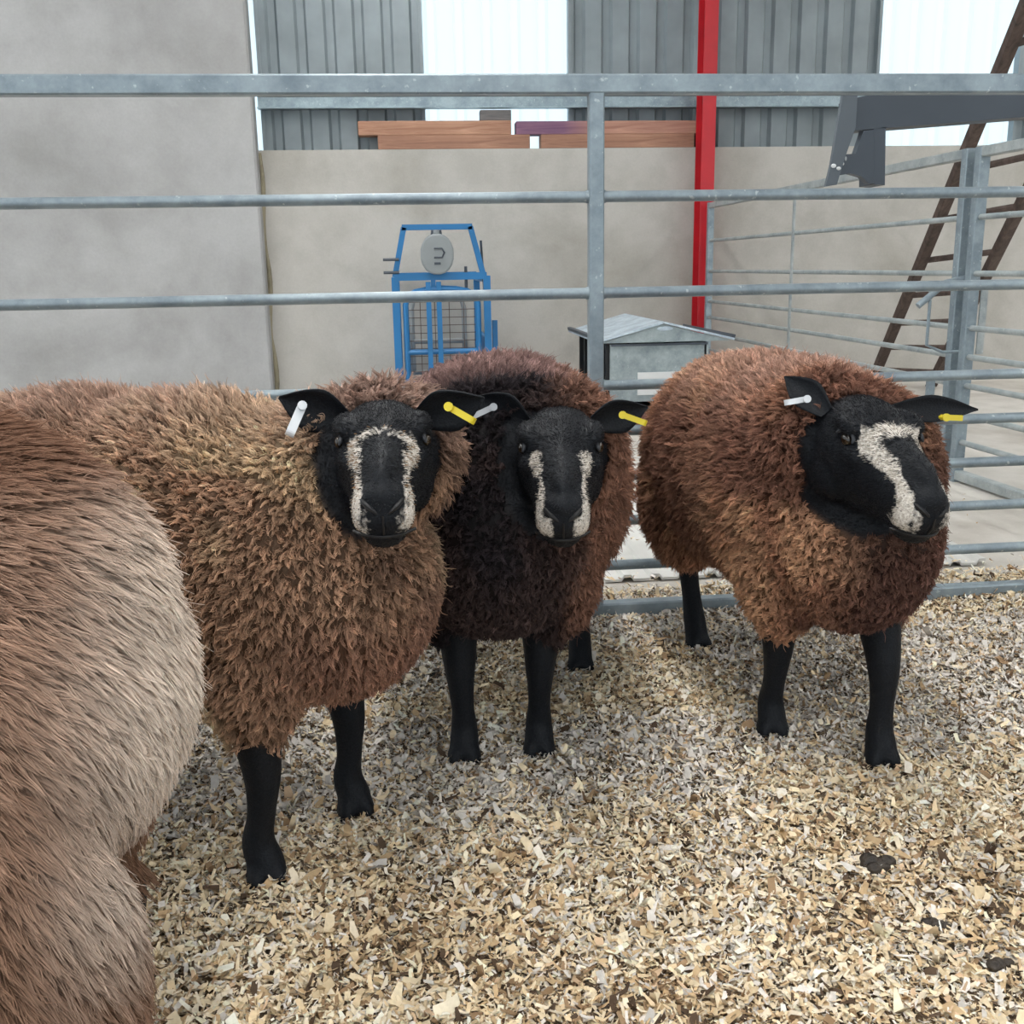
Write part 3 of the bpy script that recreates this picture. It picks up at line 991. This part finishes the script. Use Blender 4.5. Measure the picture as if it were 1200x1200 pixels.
def build_sheep(cfg):
    rng = np.random.default_rng(cfg['seed'])
    org = Vector(cfg['origin'] + (0,))
    th = math.radians(cfg['heading'])
    R3 = Matrix.Rotation(th, 3, 'Z')
    inv = R3.inverted()
    Lc = lambda w: inv @ (Vector(w) - org)
    S = cfg.get('scale', 1.0)
    # ---- head frame
    hy = math.radians(cfg['head_yaw']) - th; hp = math.radians(cfg['head_pitch']); hr = math.radians(cfg.get('head_roll', 0))
    HR = (Matrix.Rotation(hy, 3, 'Z') @ Matrix.Rotation(hp, 3, 'Y') @ Matrix.Rotation(hr, 3, 'X'))
    hk = cfg.get('head_scale', 1.0)
    eye_mid = Vector(cfg['eye_mid_local']) if 'eye_mid_local' in cfg else Lc(cfg['eye_mid'])
    horg = eye_mid - HR @ Vector((.098 * hk, 0, .035 * hk))
    T = Matrix.Translation(horg) @ HR.to_4x4()
    H = lambda s, y, z: T @ Vector((s * hk, y * hk, z * hk))
    # ---- wool volumes (local frame: +x forward, origin between the front hooves)
    W = cfg.get('width', 1.0); top = cfg.get('lift', 0.0); Lg = cfg.get('length', 1.0); D_ = cfg.get('deep', 1.0)
    ells = [((-.02, 0, .475 + top), (.20, .19 * W, .205 * D_)), ((-.16 * Lg, 0, .485 + top), (.27, .225 * W, .225 * D_)),
            ((-.36 * Lg, 0, .485 + top), (.27, .235 * W, .225 * D_)), ((-.55 * Lg, 0, .475 + top), (.22, .215 * W, .215 * D_)),
            ((.06, 0, .44 + top), (.16, .155 * W, .17 * D_))]
    for sgn in (-1, 1):
        ells.append(((-.57 * Lg, sgn * .115 * W, .40), (.13, .095, .17)))
        ells.append(((-.02, sgn * .10 * W, .37), (.09, .075, .13)))
    ells.append((tuple(H(-.042, 0, -.062)), (.104 * hk,) * 3))      # ruff behind the jaw
    ells += cfg.get('extra_wool', [])
    nb0 = Vector((.03, 0, .54 + top)); nb2 = H(-.015, 0, -.045)
    nb1 = nb0.lerp(nb2, .5) + Vector((0, 0, cfg.get('neck_lift', .01)))
    neck = [(nb0, nb1, .155, cfg.get('neck_r', .118)), (nb1, nb2, cfg.get('neck_r', .118), .080)]
    mb = MB()
    for c, r in ells:
        mb.ellipsoid(c, r)
    for a, b, ra, rb in neck:
        pts = [a.lerp(b, i / 6) for i in range(7)]
        mb.tube(pts, [ra + (rb - ra) * i / 6 for i in range(7)], 24)
        mb.ellipsoid(b, (rb, rb, rb)); mb.ellipsoid(a, (ra, ra, ra))
    # ---- legs
    legs = []
    for i, hoof in enumerate(cfg['hooves']):
        h_ = Vector(hoof) if cfg.get('hooves_local') else Lc(hoof)
        h_.z = 0
        sgn = 1 if i in (0, 2) else -1
        front = i < 2
        fwd = Vector((1, 0, 0))
        if front:
            hb = h_.y * .65 + sgn * .095 * W * .35
            pts = [Vector((h_.x * .35 - .02, hb, .40)), Vector((h_.x * .55 - .012, hb * .75 + h_.y * .25, .29)), Vector((h_.x * .80 + .004, hb * .4 + h_.y * .6, .195)),
                   Vector((h_.x * .92, hb * .15 + h_.y * .85, .12)), Vector((h_.x - .008, h_.y, .072)), h_ + Vector((.002, 0, .04)), h_ + Vector((.004, 0, .020))]
            rr_ = [.060, .043, .0300, .0220, .0255, .0285, .0290]
        else:
            bx = -.56 * Lg
            dx = h_.x - bx; dy = h_.y - sgn * .11 * W
            pts = [Vector((bx + .02, sgn * .11 * W, .42)), Vector((bx + .03 + dx * .3, sgn * .11 * W + dy * .3, .33)), Vector((h_.x - .062, h_.y - dy * .25, .235)),
                   Vector((h_.x - .050, h_.y - dy * .08, .15)), Vector((h_.x - .022, h_.y, .078)), h_ + Vector((.0, 0, .04)), h_ + Vector((.010, 0, .018))]
            rr_ = [.085, .058, .031, .0230, .0265, .028, .0295]
        dense = []; dr = []
        q = np.linspace(0, len(pts) - 1, 26)
        tab = catmull(np.arange(len(pts)), np.array([tuple(p) + (r,) for p, r in zip(pts, rr_)]), q)
        mb.tube([Vector(t[:3]) for t in tab], [float(t[3]) for t in tab], 18)
        tr3 = Matrix.Rotation(math.radians(cfg.get('toe', 0) if front else 0), 3, 'Z')
        for sg in (-1, 1):
            mb.ellipsoid(h_ + tr3 @ Vector((.016, sg * .0180, .018)), (.027, .0150, .024), tr3, 14, 10)
        mb.ellipsoid(h_ + tr3 @ Vector((-.026, 0, .055)), (.012, .018, .014), tr3, 10, 6)
        legs.append([(Vector(tab[j][:3]), Vector(tab[j + 5][:3]), float(tab[j][3]), float(tab[j + 5][3])) for j in range(0, 21, 5)])
    # ---- head
    head_loft(mb, T, hk)
    for sg in (-1, 1):
        mb.ellipsoid(H(.082, sg * .050, .036), (.034 * hk, .020 * hk, .016 * hk), HR, 16, 10)      # brow
        mb.ellipsoid(H(.110, sg * .052, .000), (.030 * hk, .014 * hk, .014 * hk), HR, 16, 10)      # lower lid
        mb.ellipsoid(H(.050, sg * .040, -.060), (.062 * hk, .030 * hk, .048 * hk), HR, 16, 10)     # cheek
        mb.ellipsoid(H(.234, sg * .020, -.030), (.028 * hk, .022 * hk, .026 * hk), HR, 16, 10)     # lip
    mb.ellipsoid(H(.228, 0, -.058), (.030 * hk, .030 * hk, .020 * hk), HR, 16, 10)                 # chin
    mb.ellipsoid(H(.170, 0, .026), (.075 * hk, .022 * hk, .016 * hk), HR, 16, 10)                  # nose bridge
    mb.ellipsoid(H(.244, 0, .000), (.020 * hk, .026 * hk, .018 * hk), HR, 16, 10)                  # nose tip
    me0 = bpy.data.meshes.new('tmp'); me0.from_pydata(mb.v, [], mb.f); me0.update()
    ob0 = bpy.data.objects.new('tmp', me0); COL.objects.link(ob0)
    rm = ob0.modifiers.new('r', 'REMESH'); rm.mode = 'VOXEL'; rm.voxel_size = .0062; rm.adaptivity = 0.0
    dg = bpy.context.evaluated_depsgraph_get()
    me = bpy.data.meshes.new_from_object(ob0.evaluated_get(dg))
    bpy.data.objects.remove(ob0, do_unlink=True)
    nv = len(me.vertices)
    P = np.empty(nv * 3); me.vertices.foreach_get('co', P); P = P.reshape(-1, 3)
    # ---- regions
    dw = np.min([ell_dist(P, c, r) for c, r in ells] + [seg_dist(P, a, b, ra, rb) for a, b, ra, rb in neck], axis=0)
    dl = np.min([seg_dist(P, a, b, ra, rb) for lg in legs for a, b, ra, rb in lg], axis=0)
    Tin = np.array(T.inverted())
    hc = (P @ Tin[:3, :3].T + Tin[:3, 3]) / hk
    tabh = catmull(HEAD_S, HEAD_T, np.clip(hc[:, 0], HEAD_S[0] + 1e-4, HEAD_S[-1] - 1e-4))
    mid = (tabh[:, 1] + tabh[:, 2]) / 2; hh = (tabh[:, 1] - tabh[:, 2]) / 2
    rad_ = np.sqrt((hc[:, 1] / tabh[:, 0])**2 + ((hc[:, 2] - mid) / hh)**2)
    hd = (rad_ - 1) * np.minimum(tabh[:, 0], hh)
    hd = np.where((hc[:, 0] < HEAD_S[0]) | (hc[:, 0] > .30), .2, hd)
    # face boundary: wool stops behind poll and jaw
    bound = .004 + .030 * smoothstep(.0, -.10, hc[:, 2])
    is_head = (hc[:, 0] > bound) & (hd < .035) & (hc[:, 0] < .30)
    is_leg = (dl < dw - .004) & (P[:, 2] < .40)
    wool = ~(is_head | is_leg)
    wool &= P[:, 2] > .19
    # ---- smooth (stronger under wool)
    ne = len(me.edges); E = np.empty(ne * 2, np.int64); me.edges.foreach_get('vertices', E); E = E.reshape(-1, 2)
    deg = np.bincount(E.reshape(-1), minlength=nv).astype(float)
    wf = wool.astype(float)
    for it in range(14):
        acc = np.zeros_like(P)
        for a_ in range(3):
            acc[:, a_] = np.bincount(E[:, 0], P[E[:, 1], a_], nv) + np.bincount(E[:, 1], P[E[:, 0], a_], nv)
        avg = acc / deg[:, None]
        lam = np.where(wool, .6, .45 if it < 3 else 0.0)
        P = P + lam[:, None] * (avg - P)
    wsm = wf.copy()
    for it in range(3):
        wsm = .5 * wsm + .5 * (np.bincount(E[:, 0], wsm[E[:, 1]], nv) + np.bincount(E[:, 1], wsm[E[:, 0]], nv)) / deg
    me.vertices.foreach_set('co', P.reshape(-1).astype(np.float32)); me.update()
    N = np.empty(nv * 3); me.vertices.foreach_get('normal', N); N = N.reshape(-1, 3)
    # ---- face marks
    s_, ay, z_ = hc[:, 0], np.abs(hc[:, 1]), hc[:, 2]
    fm = cfg['face']
    s0 = fm.get('start', .125)
    ua = ay + .75 * np.clip(.016 - z_, 0, .08) * smoothstep(.235, .20, s_)
    cen = np.interp(s_, [s0, s0 + .03, .185, .21, .245], [.042, .039, .034, .036, .034])
    wid = np.interp(s_, [s0 - .012, s0 + .004, s0 + .03, .185, .21, .235, .262], [.0, .018, .016, fm['mid'], .010, .012, .006])
    stripe = np.where((s_ > s0 - .012) & (z_ > -.045), np.clip(1.3 - np.abs(ua - cen) / np.maximum(wid, 1e-3), 0, 1), 0)
    # stripes run on over the upper lip
    muzzle = np.where((s_ > .20) & (z_ < -.012) & (z_ > -.050), smoothstep(.20, .225, s_) * smoothstep(.006, .020, ay) * smoothstep(.048, .036, ay) * fm.get('lip', .6), 0)
    band = fm['band'] * np.clip(1 - np.abs(s_ - s0 + .004) / .026, 0, 1) * (ay < .05) * (z_ > .0)
    grizzle = fm.get('grizzle', .12) * smoothstep(.10, .14, s_) * (z_ < .02) * (z_ > -.05)
    white = np.clip(np.maximum.reduce([stripe * fm.get('amt', .85), muzzle, band, grizzle]) * (.45 + .85 * n2(P, 70, 5)), 0, 1) * is_head * (hd < .02)
    # ---- wool colours
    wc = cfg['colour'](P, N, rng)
    def fattr(nm, arr):
        at = me.attributes.new(nm, 'FLOAT', 'POINT'); at.data.foreach_set('value', arr.astype(np.float32))
    fattr('white', white); fattr('wool', wsm)
    ca_ = me.attributes.new('woolcol', 'FLOAT_COLOR', 'POINT')
    ca_.data.foreach_set('color', np.concatenate([wc * cfg.get('under', .32), np.ones((nv, 1))], 1).reshape(-1).astype(np.float32))
    me.polygons.foreach_set('use_smooth', [True] * len(me.polygons))
    me.name = 'sheep'
    # ---- ears joined into the body mesh
    bm = bmesh.new(); bm.from_mesh(me)
    ear_frames = []
    for i, er in enumerate(cfg['ears']):
        sg = 1 if er['side'] == 'l' else -1
        base = H(.022, sg * .054, .022)
        tip = Lc(er['tip']) if 'tip' in er else H(.0, sg * .16, .02)
        d = (tip - base); Le = d.length; dn = d.normalized()
        face = (HR @ Vector((1, 0, 0)))
        face = (Matrix.Rotation(math.radians(er.get('spin', 0)), 3, dn) @ face)
        up = dn.cross(face).normalized()
        if up.z < 0: up = -up
        nrm = up.cross(dn).normalized()
        if nrm.dot(face) < 0: nrm = -nrm
        nu_, nv_ = 14, 9
        wmax = er.get('w', .030)
        front, back = [], []
        for a in range(nu_):
            t = a / (nu_ - 1)
            w = wmax * (.42 + .58 * math.sin(min(1, t / .55) * math.pi / 2)) * (1 - max(0, (t - .40) / .60) ** 1.6)
            w = max(w, .0015)
            rowf, rowb = [], []
            for b in range(nv_):
                v = -1 + 2 * b / (nv_ - 1)
                cup = er.get('cup', .5) * w * (v * v) - .004 * math.sin(t * math.pi)
                droop = -er.get('droop', .012) * t * t
                p = base + dn * (Le * t) + up * (w * v + droop * 0) + nrm * cup + Vector((0, 0, droop))
                rowf.append(bm.verts.new(p + nrm * .0022)); rowb.append(bm.verts.new(p - nrm * .0022))
            front.append(rowf); back.append(rowb)
        for a in range(nu_ - 1):
            for b in range(nv_ - 1):
                bm.faces.new((front[a][b], front[a + 1][b], front[a + 1][b + 1], front[a][b + 1]))
                bm.faces.new((back[a][b], back[a][b + 1], back[a + 1][b + 1], back[a + 1][b]))
            bm.faces.new((front[a][0], back[a][0], back[a + 1][0], front[a + 1][0]))
            bm.faces.new((front[a][-1], front[a + 1][-1], back[a + 1][-1], back[a][-1]))
        bm.faces.new(front[-1] + back[-1][::-1])
        ear_frames.append((base, dn, up, nrm, Le))
    for f in bm.faces: f.smooth = True
    bmesh.ops.recalc_face_normals(bm, faces=bm.faces)
    bm.to_mesh(me); bm.free()
    body = link('sheep', me, M['skin'])
    body.location = org; body.rotation_euler = (0, 0, th)
    tag(body, cfg['label'], 'sheep')
    # ---- eyes, nostrils, mouth
    for sg in (-1, 1):
        e = MB().ellipsoid(H(EYE[0], sg * EYE[1], EYE[2]), (.0115 * hk, .0085 * hk, .0095 * hk), HR, 16, 12).build('eye', M['eye'], body, smooth=True)
        lid = [H(.098 + .017 * math.cos(a), sg * (.0640 - .006 * math.sin(a) - .004 * math.cos(a)), .019 + .012 * math.sin(a)) for a in np.linspace(math.pi * .02, math.pi * .98, 9)]
        MB().tube(lid, [.0015] + [.0032 * hk] * 7 + [.0015], 8).build('eyelid', M['lip'], body, smooth=True)
        npt = [H(.2615, sg * .006, -.018), H(.2625, sg * .011, -.013), H(.259, sg * .018, -.008), H(.2505, sg * .0245, -.004), H(.243, sg * .0275, -.003)]
        MB().tube(npt, [.0012, .0026, .0036, .0034, .0012], 8).build('nostril', M['nostril'], body, smooth=True)
    mp = [H(.232 + .030 * (1 - (k / 6.0) ** 2) , .040 * k / 6.0, -.050 - .004 * (k / 6.0) ** 2) for k in range(-6, 7)]
    MB().tube([H(.266, 0, -.018), H(.268, 0, -.032), H(.262, 0, -.046)], .0016, 6).build('philtrum', M['nostril'], body, smooth=True)
    MB().tube(mp, .0022, 6).build('mouth', M['nostril'], body, smooth=True)
    # ---- ear tags
    for tg in cfg.get('tags', []):
        a = Lc(tg['pin']); b = Lc(tg['end'])
        d = (b - a); Lt = d.length; dn = d.normalized()
        view = Lc((0, 0, CAM_H)) - a; view.normalize()
        sd = dn.cross(view).normalized(); vw = sd.cross(dn).normalized()
        if vw.dot(view) < 0: vw = -vw
        ht = empty('ear_tag', tuple(a)); ht.parent = body
        rr_ = .0052
        loop = []
        for k in range(9):
            an = math.pi / 2 - math.pi * k / 8
            loop.append(dn * (Lt - rr_ + rr_ * math.cos(an)) + (vw * math.sin(an)) * rr_ * 1.4)
        path = [vw * rr_ * 1.4] + loop + [-vw * rr_ * 1.4]
        mbt = MB()
        for i in range(len(path) - 1):
            mbt.bar(path[i], path[i + 1] + (path[i + 1] - path[i]).normalized() * .0008, tg.get('w', .009), .0022, up=tuple(vw.cross(sd).cross(sd) if False else (path[i + 1] - path[i]).cross(sd)))
        mbt.build('tag_loop', M[tg['mat']], ht)
        MB().tube([-vw * .010, vw * .013], .0032, 8).build('tag_pin', M[tg.get('pinmat', tg['mat'])], ht, smooth=True)
        MB().tube([vw * .011, vw * .015], .0062, 12).build('pin_head', M[tg.get('pinmat', tg['mat'])], ht, smooth=True)
    # ---- fleece
    me.calc_loop_triangles()
    nt = len(me.loop_triangles); TR = np.empty(nt * 3, np.int64); me.loop_triangles.foreach_get('vertices', TR); TR = TR.reshape(-1, 3)
    TR = TR[(TR < nv).all(1)]
    A_, B_, C_ = P[TR[:, 0]], P[TR[:, 1]], P[TR[:, 2]]
    area = .5 * np.linalg.norm(np.cross(B_ - A_, C_ - A_), axis=1)
    cl = np.array(Lc((0, 0, CAM_H)))
    ctr = (A_ + B_ + C_) / 3
    nrm_t = N[TR].mean(1)
    vd = cl - ctr; vd /= np.linalg.norm(vd, axis=1, keepdims=True)
    facing = (nrm_t * vd).sum(1)
    seen = np.where(facing > -.35, 1.0, .30)
    def sample(mask, n, wts):
        w = area * mask * wts
        idx = rng.choice(len(TR), n, p=w / w.sum())
        u = rng.random((n, 2)); su = np.sqrt(u[:, :1]); b0 = 1 - su; b1 = su * (1 - u[:, 1:]); b2 = su * u[:, 1:]
        t = TR[idx]
        pos = P[t[:, 0]] * b0 + P[t[:, 1]] * b1 + P[t[:, 2]] * b2
        nn = N[t[:, 0]] * b0 + N[t[:, 1]] * b1 + N[t[:, 2]] * b2
        nn /= np.linalg.norm(nn, axis=1, keepdims=True)
        return pos, nn, t, (b0, b1, b2)
    wmask = wool[TR].any(1).astype(float)
    nl, ns, K = cfg['locks'], cfg['strands'], 6
    pos, nn, _, _ = sample(wmask, nl, seen)
    # flow: down the flanks and towards the tail
    hz = np.clip((pos[:, 2] - .42) / .30, 0, 1)
    g = np.stack([-.55 - .35 * hz, np.zeros(nl), -1.0 + .75 * hz], -1)
    chest = smoothstep(-.05, .12, pos[:, 0])[:, None]
    g = g * (1 - chest) + chest * np.array([.05, 0, -1.0])
    g += rng.normal(0, cfg.get('messy', .30), (nl, 3))
    ft = g - (g * nn).sum(1, keepdims=True) * nn
    ft /= np.linalg.norm(ft, axis=1, keepdims=True) + 1e-9
    lay = cfg.get('lay', .85) * (1 - .45 * hz)[:, None]
    dirn = nn + lay * ft; dirn /= np.linalg.norm(dirn, axis=1, keepdims=True)
    length = cfg['len'] * rng.uniform(.7, 1.2, nl) * (1 - .45 * smoothstep(-.10, .02, (pos - np.array(horg)) @ np.array(HR)[:, 0]))
    side = np.cross(dirn, nn + 1e-6); side /= np.linalg.norm(side, axis=1, keepdims=True) + 1e-9
    bin_ = np.cross(dirn, side)
    ph = rng.uniform(0, 6.28, nl); amp = cfg['curl'] * rng.uniform(.5, 1.3, nl); turns = rng.uniform(.8, 1.5, nl) * cfg.get('turns', 1.0)
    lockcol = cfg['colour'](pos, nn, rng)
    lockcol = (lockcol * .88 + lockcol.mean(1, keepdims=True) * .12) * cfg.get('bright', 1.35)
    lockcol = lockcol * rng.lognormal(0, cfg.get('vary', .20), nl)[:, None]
    # strands
    sp = rng.normal(0, 1, (nl, ns, 3)); sp -= (sp * nn[:, None]).sum(-1, keepdims=True) * nn[:, None]
    root = pos[:, None] + sp * cfg['spread'] - nn[:, None] * .004
    tt = np.linspace(0, 1, K)
    slen = length[:, None] * rng.uniform(.75, 1.15, (nl, ns))
    Pt = np.empty((nl, ns, K, 3))
    wob = rng.uniform(.75, 1.3, (nl, ns)); stray = (rng.random((nl, ns)) < .05)[..., None] * rng.normal(0, .007, (nl, ns, 3))
    for k, t in enumerate(tt):
        clump = 1 - .84 * t ** .7
        off = (root - pos[:, None]) * clump
        ax = pos[:, None] + dirn[:, None] * (slen * t)[..., None] + ft[:, None] * (cfg.get('bend', .5) * slen * t * t * .5)[..., None]
        an = (ph + turns * 2 * math.pi * t)[:, None] + rng.normal(0, .25, (nl, ns))
        wv = amp[:, None] * (t ** .7)
        Pt[:, :, k] = ax + off + stray * t * t + side[:, None] * (np.cos(an) * wv * wob)[..., None] + bin_[:, None] * (np.sin(an) * wv * wob)[..., None]
    Pt = Pt.reshape(nl * ns, K, 3)
    rad = cfg['rad'] * np.array([1.0, 1.0, 1.0, .95, .8, .35])[None] * rng.uniform(.75, 1.2, (nl * ns, 1))
    tint = np.repeat(lockcol, ns, 0) * rng.lognormal(0, .10, (nl * ns, 1))
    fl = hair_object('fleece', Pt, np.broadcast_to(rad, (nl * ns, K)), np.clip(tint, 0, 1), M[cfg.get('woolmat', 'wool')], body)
    # ---- short face hair
    if cfg.get('fur', 9000):
        hm = is_head[TR].all(1).astype(float)
        nf = cfg.get('fur', 9000)
        pos, nn, t, bw = sample(hm, nf, np.ones(len(TR)))
        wv = white[t[:, 0]] * bw[0][:, 0] + white[t[:, 1]] * bw[1][:, 0] + white[t[:, 2]] * bw[2][:, 0]
        hcl = (pos @ Tin[:3, :3].T + Tin[:3, 3]) / hk
        flow = np.array(HR @ Vector((-1, 0, -.25)))[None] + rng.normal(0, .25, (nf, 3))
        flow = np.where((hcl[:, :1] > .10), np.array(HR @ Vector((-.5, 0, -.3)))[None] + np.tanh(hcl[:, 1:2] / .012) * np.array(HR @ Vector((0, 1, 0)))[None] * .9, flow)
        flow -= (flow * nn).sum(1, keepdims=True) * nn
        flow /= np.linalg.norm(flow, axis=1, keepdims=True) + 1e-9
        ln = rng.uniform(.003, .007, nf) * np.where(hcl[:, 0] > .235, .4, 1.0)
        dd = nn * .45 + flow
        dd /= np.linalg.norm(dd, axis=1, keepdims=True)
        Pf = np.stack([pos - nn * .001, pos + dd * (ln * .5)[:, None], pos + dd * ln[:, None] + flow * (ln * .2)[:, None] - nn * (ln * .12)[:, None]], 1)
        pick = rng.random(nf) < .92 * smoothstep(.25, .85, wv)
        cb = np.where(pick[:, None], np.array(srgb(222, 214, 200))[None] * rng.uniform(.6, 1.1, (nf, 1)), np.array([.009, .010, .014])[None] * rng.lognormal(0, .35, (nf, 1)))
        nose = (rng.random(nf) < .8) & (~pick) & (hcl[:, 0] > .15) & (np.abs(hcl[:, 1]) < .022) & (hcl[:, 2] > -.01)
        cb = np.where(nose[:, None], np.array([.040, .044, .050])[None] * rng.lognormal(0, .3, (nf, 1)), cb)  # grey nose hair: leather tone with its highlight painted in
        tan = cfg['face'].get('tan', 0)
        if tan:
            tz = (rng.random(nf) < tan) & pick
            cb = np.where(tz[:, None], np.array(srgb(172, 138, 100))[None], cb)
        rf = .00045 * np.array([1.0, .9, .3])[None] * np.ones((nf, 1))
        hair_object('face_hair', Pf, rf, np.clip(cb, 0, 1), M['fur'], body)
    return body

def col_tan(P, N, rng):          # tan sheep, golden flank, pinkish grey back
    c = np.tile(np.array(srgb(166, 130, 102)), (len(P), 1))
    c = blend(c, srgb(204, 174, 136), smoothstep(.45, .62, n2(P, 6, 3)))
    c = blend(c, srgb(120, 92, 76), smoothstep(.52, .68, n2(P, 5, 8)) * .8)
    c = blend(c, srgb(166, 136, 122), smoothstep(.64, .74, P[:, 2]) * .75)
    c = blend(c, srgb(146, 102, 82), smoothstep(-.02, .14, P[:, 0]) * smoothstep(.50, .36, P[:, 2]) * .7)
    return c
def col_dark(P, N, rng):         # nearly black chest (black wool plus painted shading), reddish side, pinkish brown back
    c = np.tile(np.array(srgb(64, 50, 48)), (len(P), 1))
    c = blend(c, srgb(40, 34, 37), smoothstep(.40, .60, n2(P, 6, 13)))
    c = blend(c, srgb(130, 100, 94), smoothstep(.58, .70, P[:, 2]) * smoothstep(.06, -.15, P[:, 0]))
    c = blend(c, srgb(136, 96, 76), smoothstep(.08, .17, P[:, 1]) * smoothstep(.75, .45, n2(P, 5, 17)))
    return c
def col_russet(P, N, rng):
    c = np.tile(np.array(srgb(150, 106, 80)), (len(P), 1))
    c = blend(c, srgb(188, 144, 108), smoothstep(.48, .64, n2(P, 6, 23)) * .8)
    c = blend(c, srgb(112, 76, 62), smoothstep(.48, .66, n2(P, 5, 28)) * .8)
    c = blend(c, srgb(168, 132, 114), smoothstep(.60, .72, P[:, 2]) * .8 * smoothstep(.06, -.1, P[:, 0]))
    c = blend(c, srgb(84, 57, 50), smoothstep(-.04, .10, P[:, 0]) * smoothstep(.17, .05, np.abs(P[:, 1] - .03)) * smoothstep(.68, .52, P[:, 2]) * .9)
    return c
def col_fawn(P, N, rng):
    c = np.tile(np.array(srgb(182, 146, 122)), (len(P), 1))
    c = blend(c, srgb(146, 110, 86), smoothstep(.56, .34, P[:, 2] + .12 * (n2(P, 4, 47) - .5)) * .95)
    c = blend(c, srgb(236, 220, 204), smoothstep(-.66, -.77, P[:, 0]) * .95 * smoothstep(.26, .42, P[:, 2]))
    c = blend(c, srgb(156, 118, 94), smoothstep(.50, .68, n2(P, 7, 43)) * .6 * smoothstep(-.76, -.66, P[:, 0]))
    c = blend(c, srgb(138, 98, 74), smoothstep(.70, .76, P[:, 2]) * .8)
    return c

Z = lambda p, z=0: (float(p[0]), float(p[1]), z)
PX = lambda x, y, d: tuple(float(v) for v in at_d(x, y, d))

def back(o, h, d, side):
    a = math.radians(h); f = (math.cos(a), math.sin(a)); l = (-f[1], f[0])
    return (o[0] - f[0] * d + l[0] * side, o[1] - f[1] * d + l[1] * side, 0)
# tan sheep, side on, head turned to the camera
hA = -24
oA = ((-.253 - .128) / 2, (1.437 + 1.624) / 2)
sheepA = build_sheep(dict(seed=1, toe=-50, origin=oA, heading=hA, label='tan brown sheep with golden neck wool standing between fawn and darkest sheep',
    hooves=[Z(at_z(415, 955)), Z(at_z(312, 1035)), back(oA, hA, .60, .10), back(oA, hA, .56, -.11)],
    eye_mid=PX(448, 503, 1.36), head_yaw=-90, head_pitch=12, head_roll=0, head_scale=.96,
    ears=[dict(side='r', tip=PX(326, 455, 1.40), w=.034, spin=0), dict(side='l', tip=PX(567, 456, 1.40), w=.034)],
    tags=[dict(pin=PX(353, 478, 1.345), end=PX(339, 510, 1.335), mat='tagwhite', w=.012), dict(pin=PX(528, 478, 1.345), end=PX(556, 494, 1.34), mat='tagyellow')],
    face=dict(mid=.011, band=.62, tan=.40, amt=.88, start=.132, lip=.5), colour=col_tan, locks=19000, strands=11, len=.031, curl=.0034, vary=.26, bright=1.3, spread=.0042, rad=.00050, width=1.05, lift=.015, length=1.05))
# darkest sheep, facing the camera
hM = -97
oM = ((.074 + .215) / 2, 1.80)
sheepM = build_sheep(dict(seed=2, origin=oM, heading=hM, label='darkest sheep with nearly black chest wool standing between two brown sheep',
    hooves=[Z(at_z(632, 886)), Z(at_z(545, 893)), Z(at_z(680, 788)), back(oM, hM, .46, -.10)],
    eye_mid=PX(657, 513, 1.60), head_yaw=-97, head_pitch=18, head_scale=1.0,
    ears=[dict(side='r', tip=PX(558, 456, 1.68), w=.036), dict(side='l', tip=PX(759, 468, 1.66), w=.032)],
    tags=[dict(pin=PX(578, 477, 1.60), end=PX(550, 490, 1.60), mat='taggrey'), dict(pin=PX(729, 486, 1.60), end=PX(757, 496, 1.60), mat='tagyellow')],
    face=dict(mid=.0055, band=.25, amt=.80, start=.135, lip=.7), colour=col_dark, locks=17000, strands=10, len=.031, curl=.0044, vary=.28, spread=.0046, rad=.00056, messy=.45, lift=.015, width=1.06, length=.86))
# russet sheep
hR = -87
oR = ((.686 + .842) / 2, (1.80 + 1.70) / 2)
sheepR = build_sheep(dict(seed=3, toe=-12, origin=oR, heading=hR, label='russet brown sheep with a broad white blaze and head turned aside',
    hooves=[Z(at_z(1030, 897)), Z(at_z(903, 862)), back(oR, hR, .50, .11), Z(at_z(816, 762))],
    eye_mid=PX(1037, 502, 1.60), head_yaw=-83, head_pitch=20, head_roll=-2, head_scale=1.04,
    ears=[dict(side='r', tip=PX(920, 433, 1.70), w=.027), dict(side='l', tip=PX(1146, 472, 1.72), w=.024, spin=-35)],
    tags=[dict(pin=PX(943, 468, 1.64), end=PX(920, 472, 1.64), mat='tagwhite'), dict(pin=PX(1105, 489, 1.62), end=PX(1127, 490, 1.62), mat='tagyellow')],
    face=dict(mid=.015, band=.95, amt=1.0, start=.125, lip=.6), colour=col_russet, locks=17000, strands=11, len=.028, curl=.0046, vary=.26, spread=.0044, rad=.00054, messy=.4, bright=1.5, width=.90, lift=.010, length=.95))
# fawn sheep close to the camera, rump in view
hF = 176
oF = (-1.01, 1.04)
sheepF = build_sheep(dict(seed=4, origin=oF, heading=hF, label='pale fawn sheep seen from its woolly rump beside the tan sheep',
    hooves=[(.02, .10, 0), (-.01, -.10, 0), (-.62, .10, 0), (-.58, -.10, 0)], hooves_local=True,
    eye_mid_local=(.36, 0, .80), head_yaw=176, head_pitch=25, ears=[dict(side='r'), dict(side='l')],
    extra_wool=[((-.585, .14, .29), (.165, .105, .25)), ((-.48, -.11, .32), (.12, .085, .18)), ((-.50, 0, .60), (.26, .18, .20))],
    face=dict(mid=.01, band=.5), colour=col_fawn, locks=30000, strands=9, len=.022, curl=.0010, spread=.0050, rad=.00042, messy=.12, lay=1.8, bend=1.2, vary=.09, bright=1.02, under=.6, woolmat='wool_soft', width=1.05, lift=.04, fur=3000))
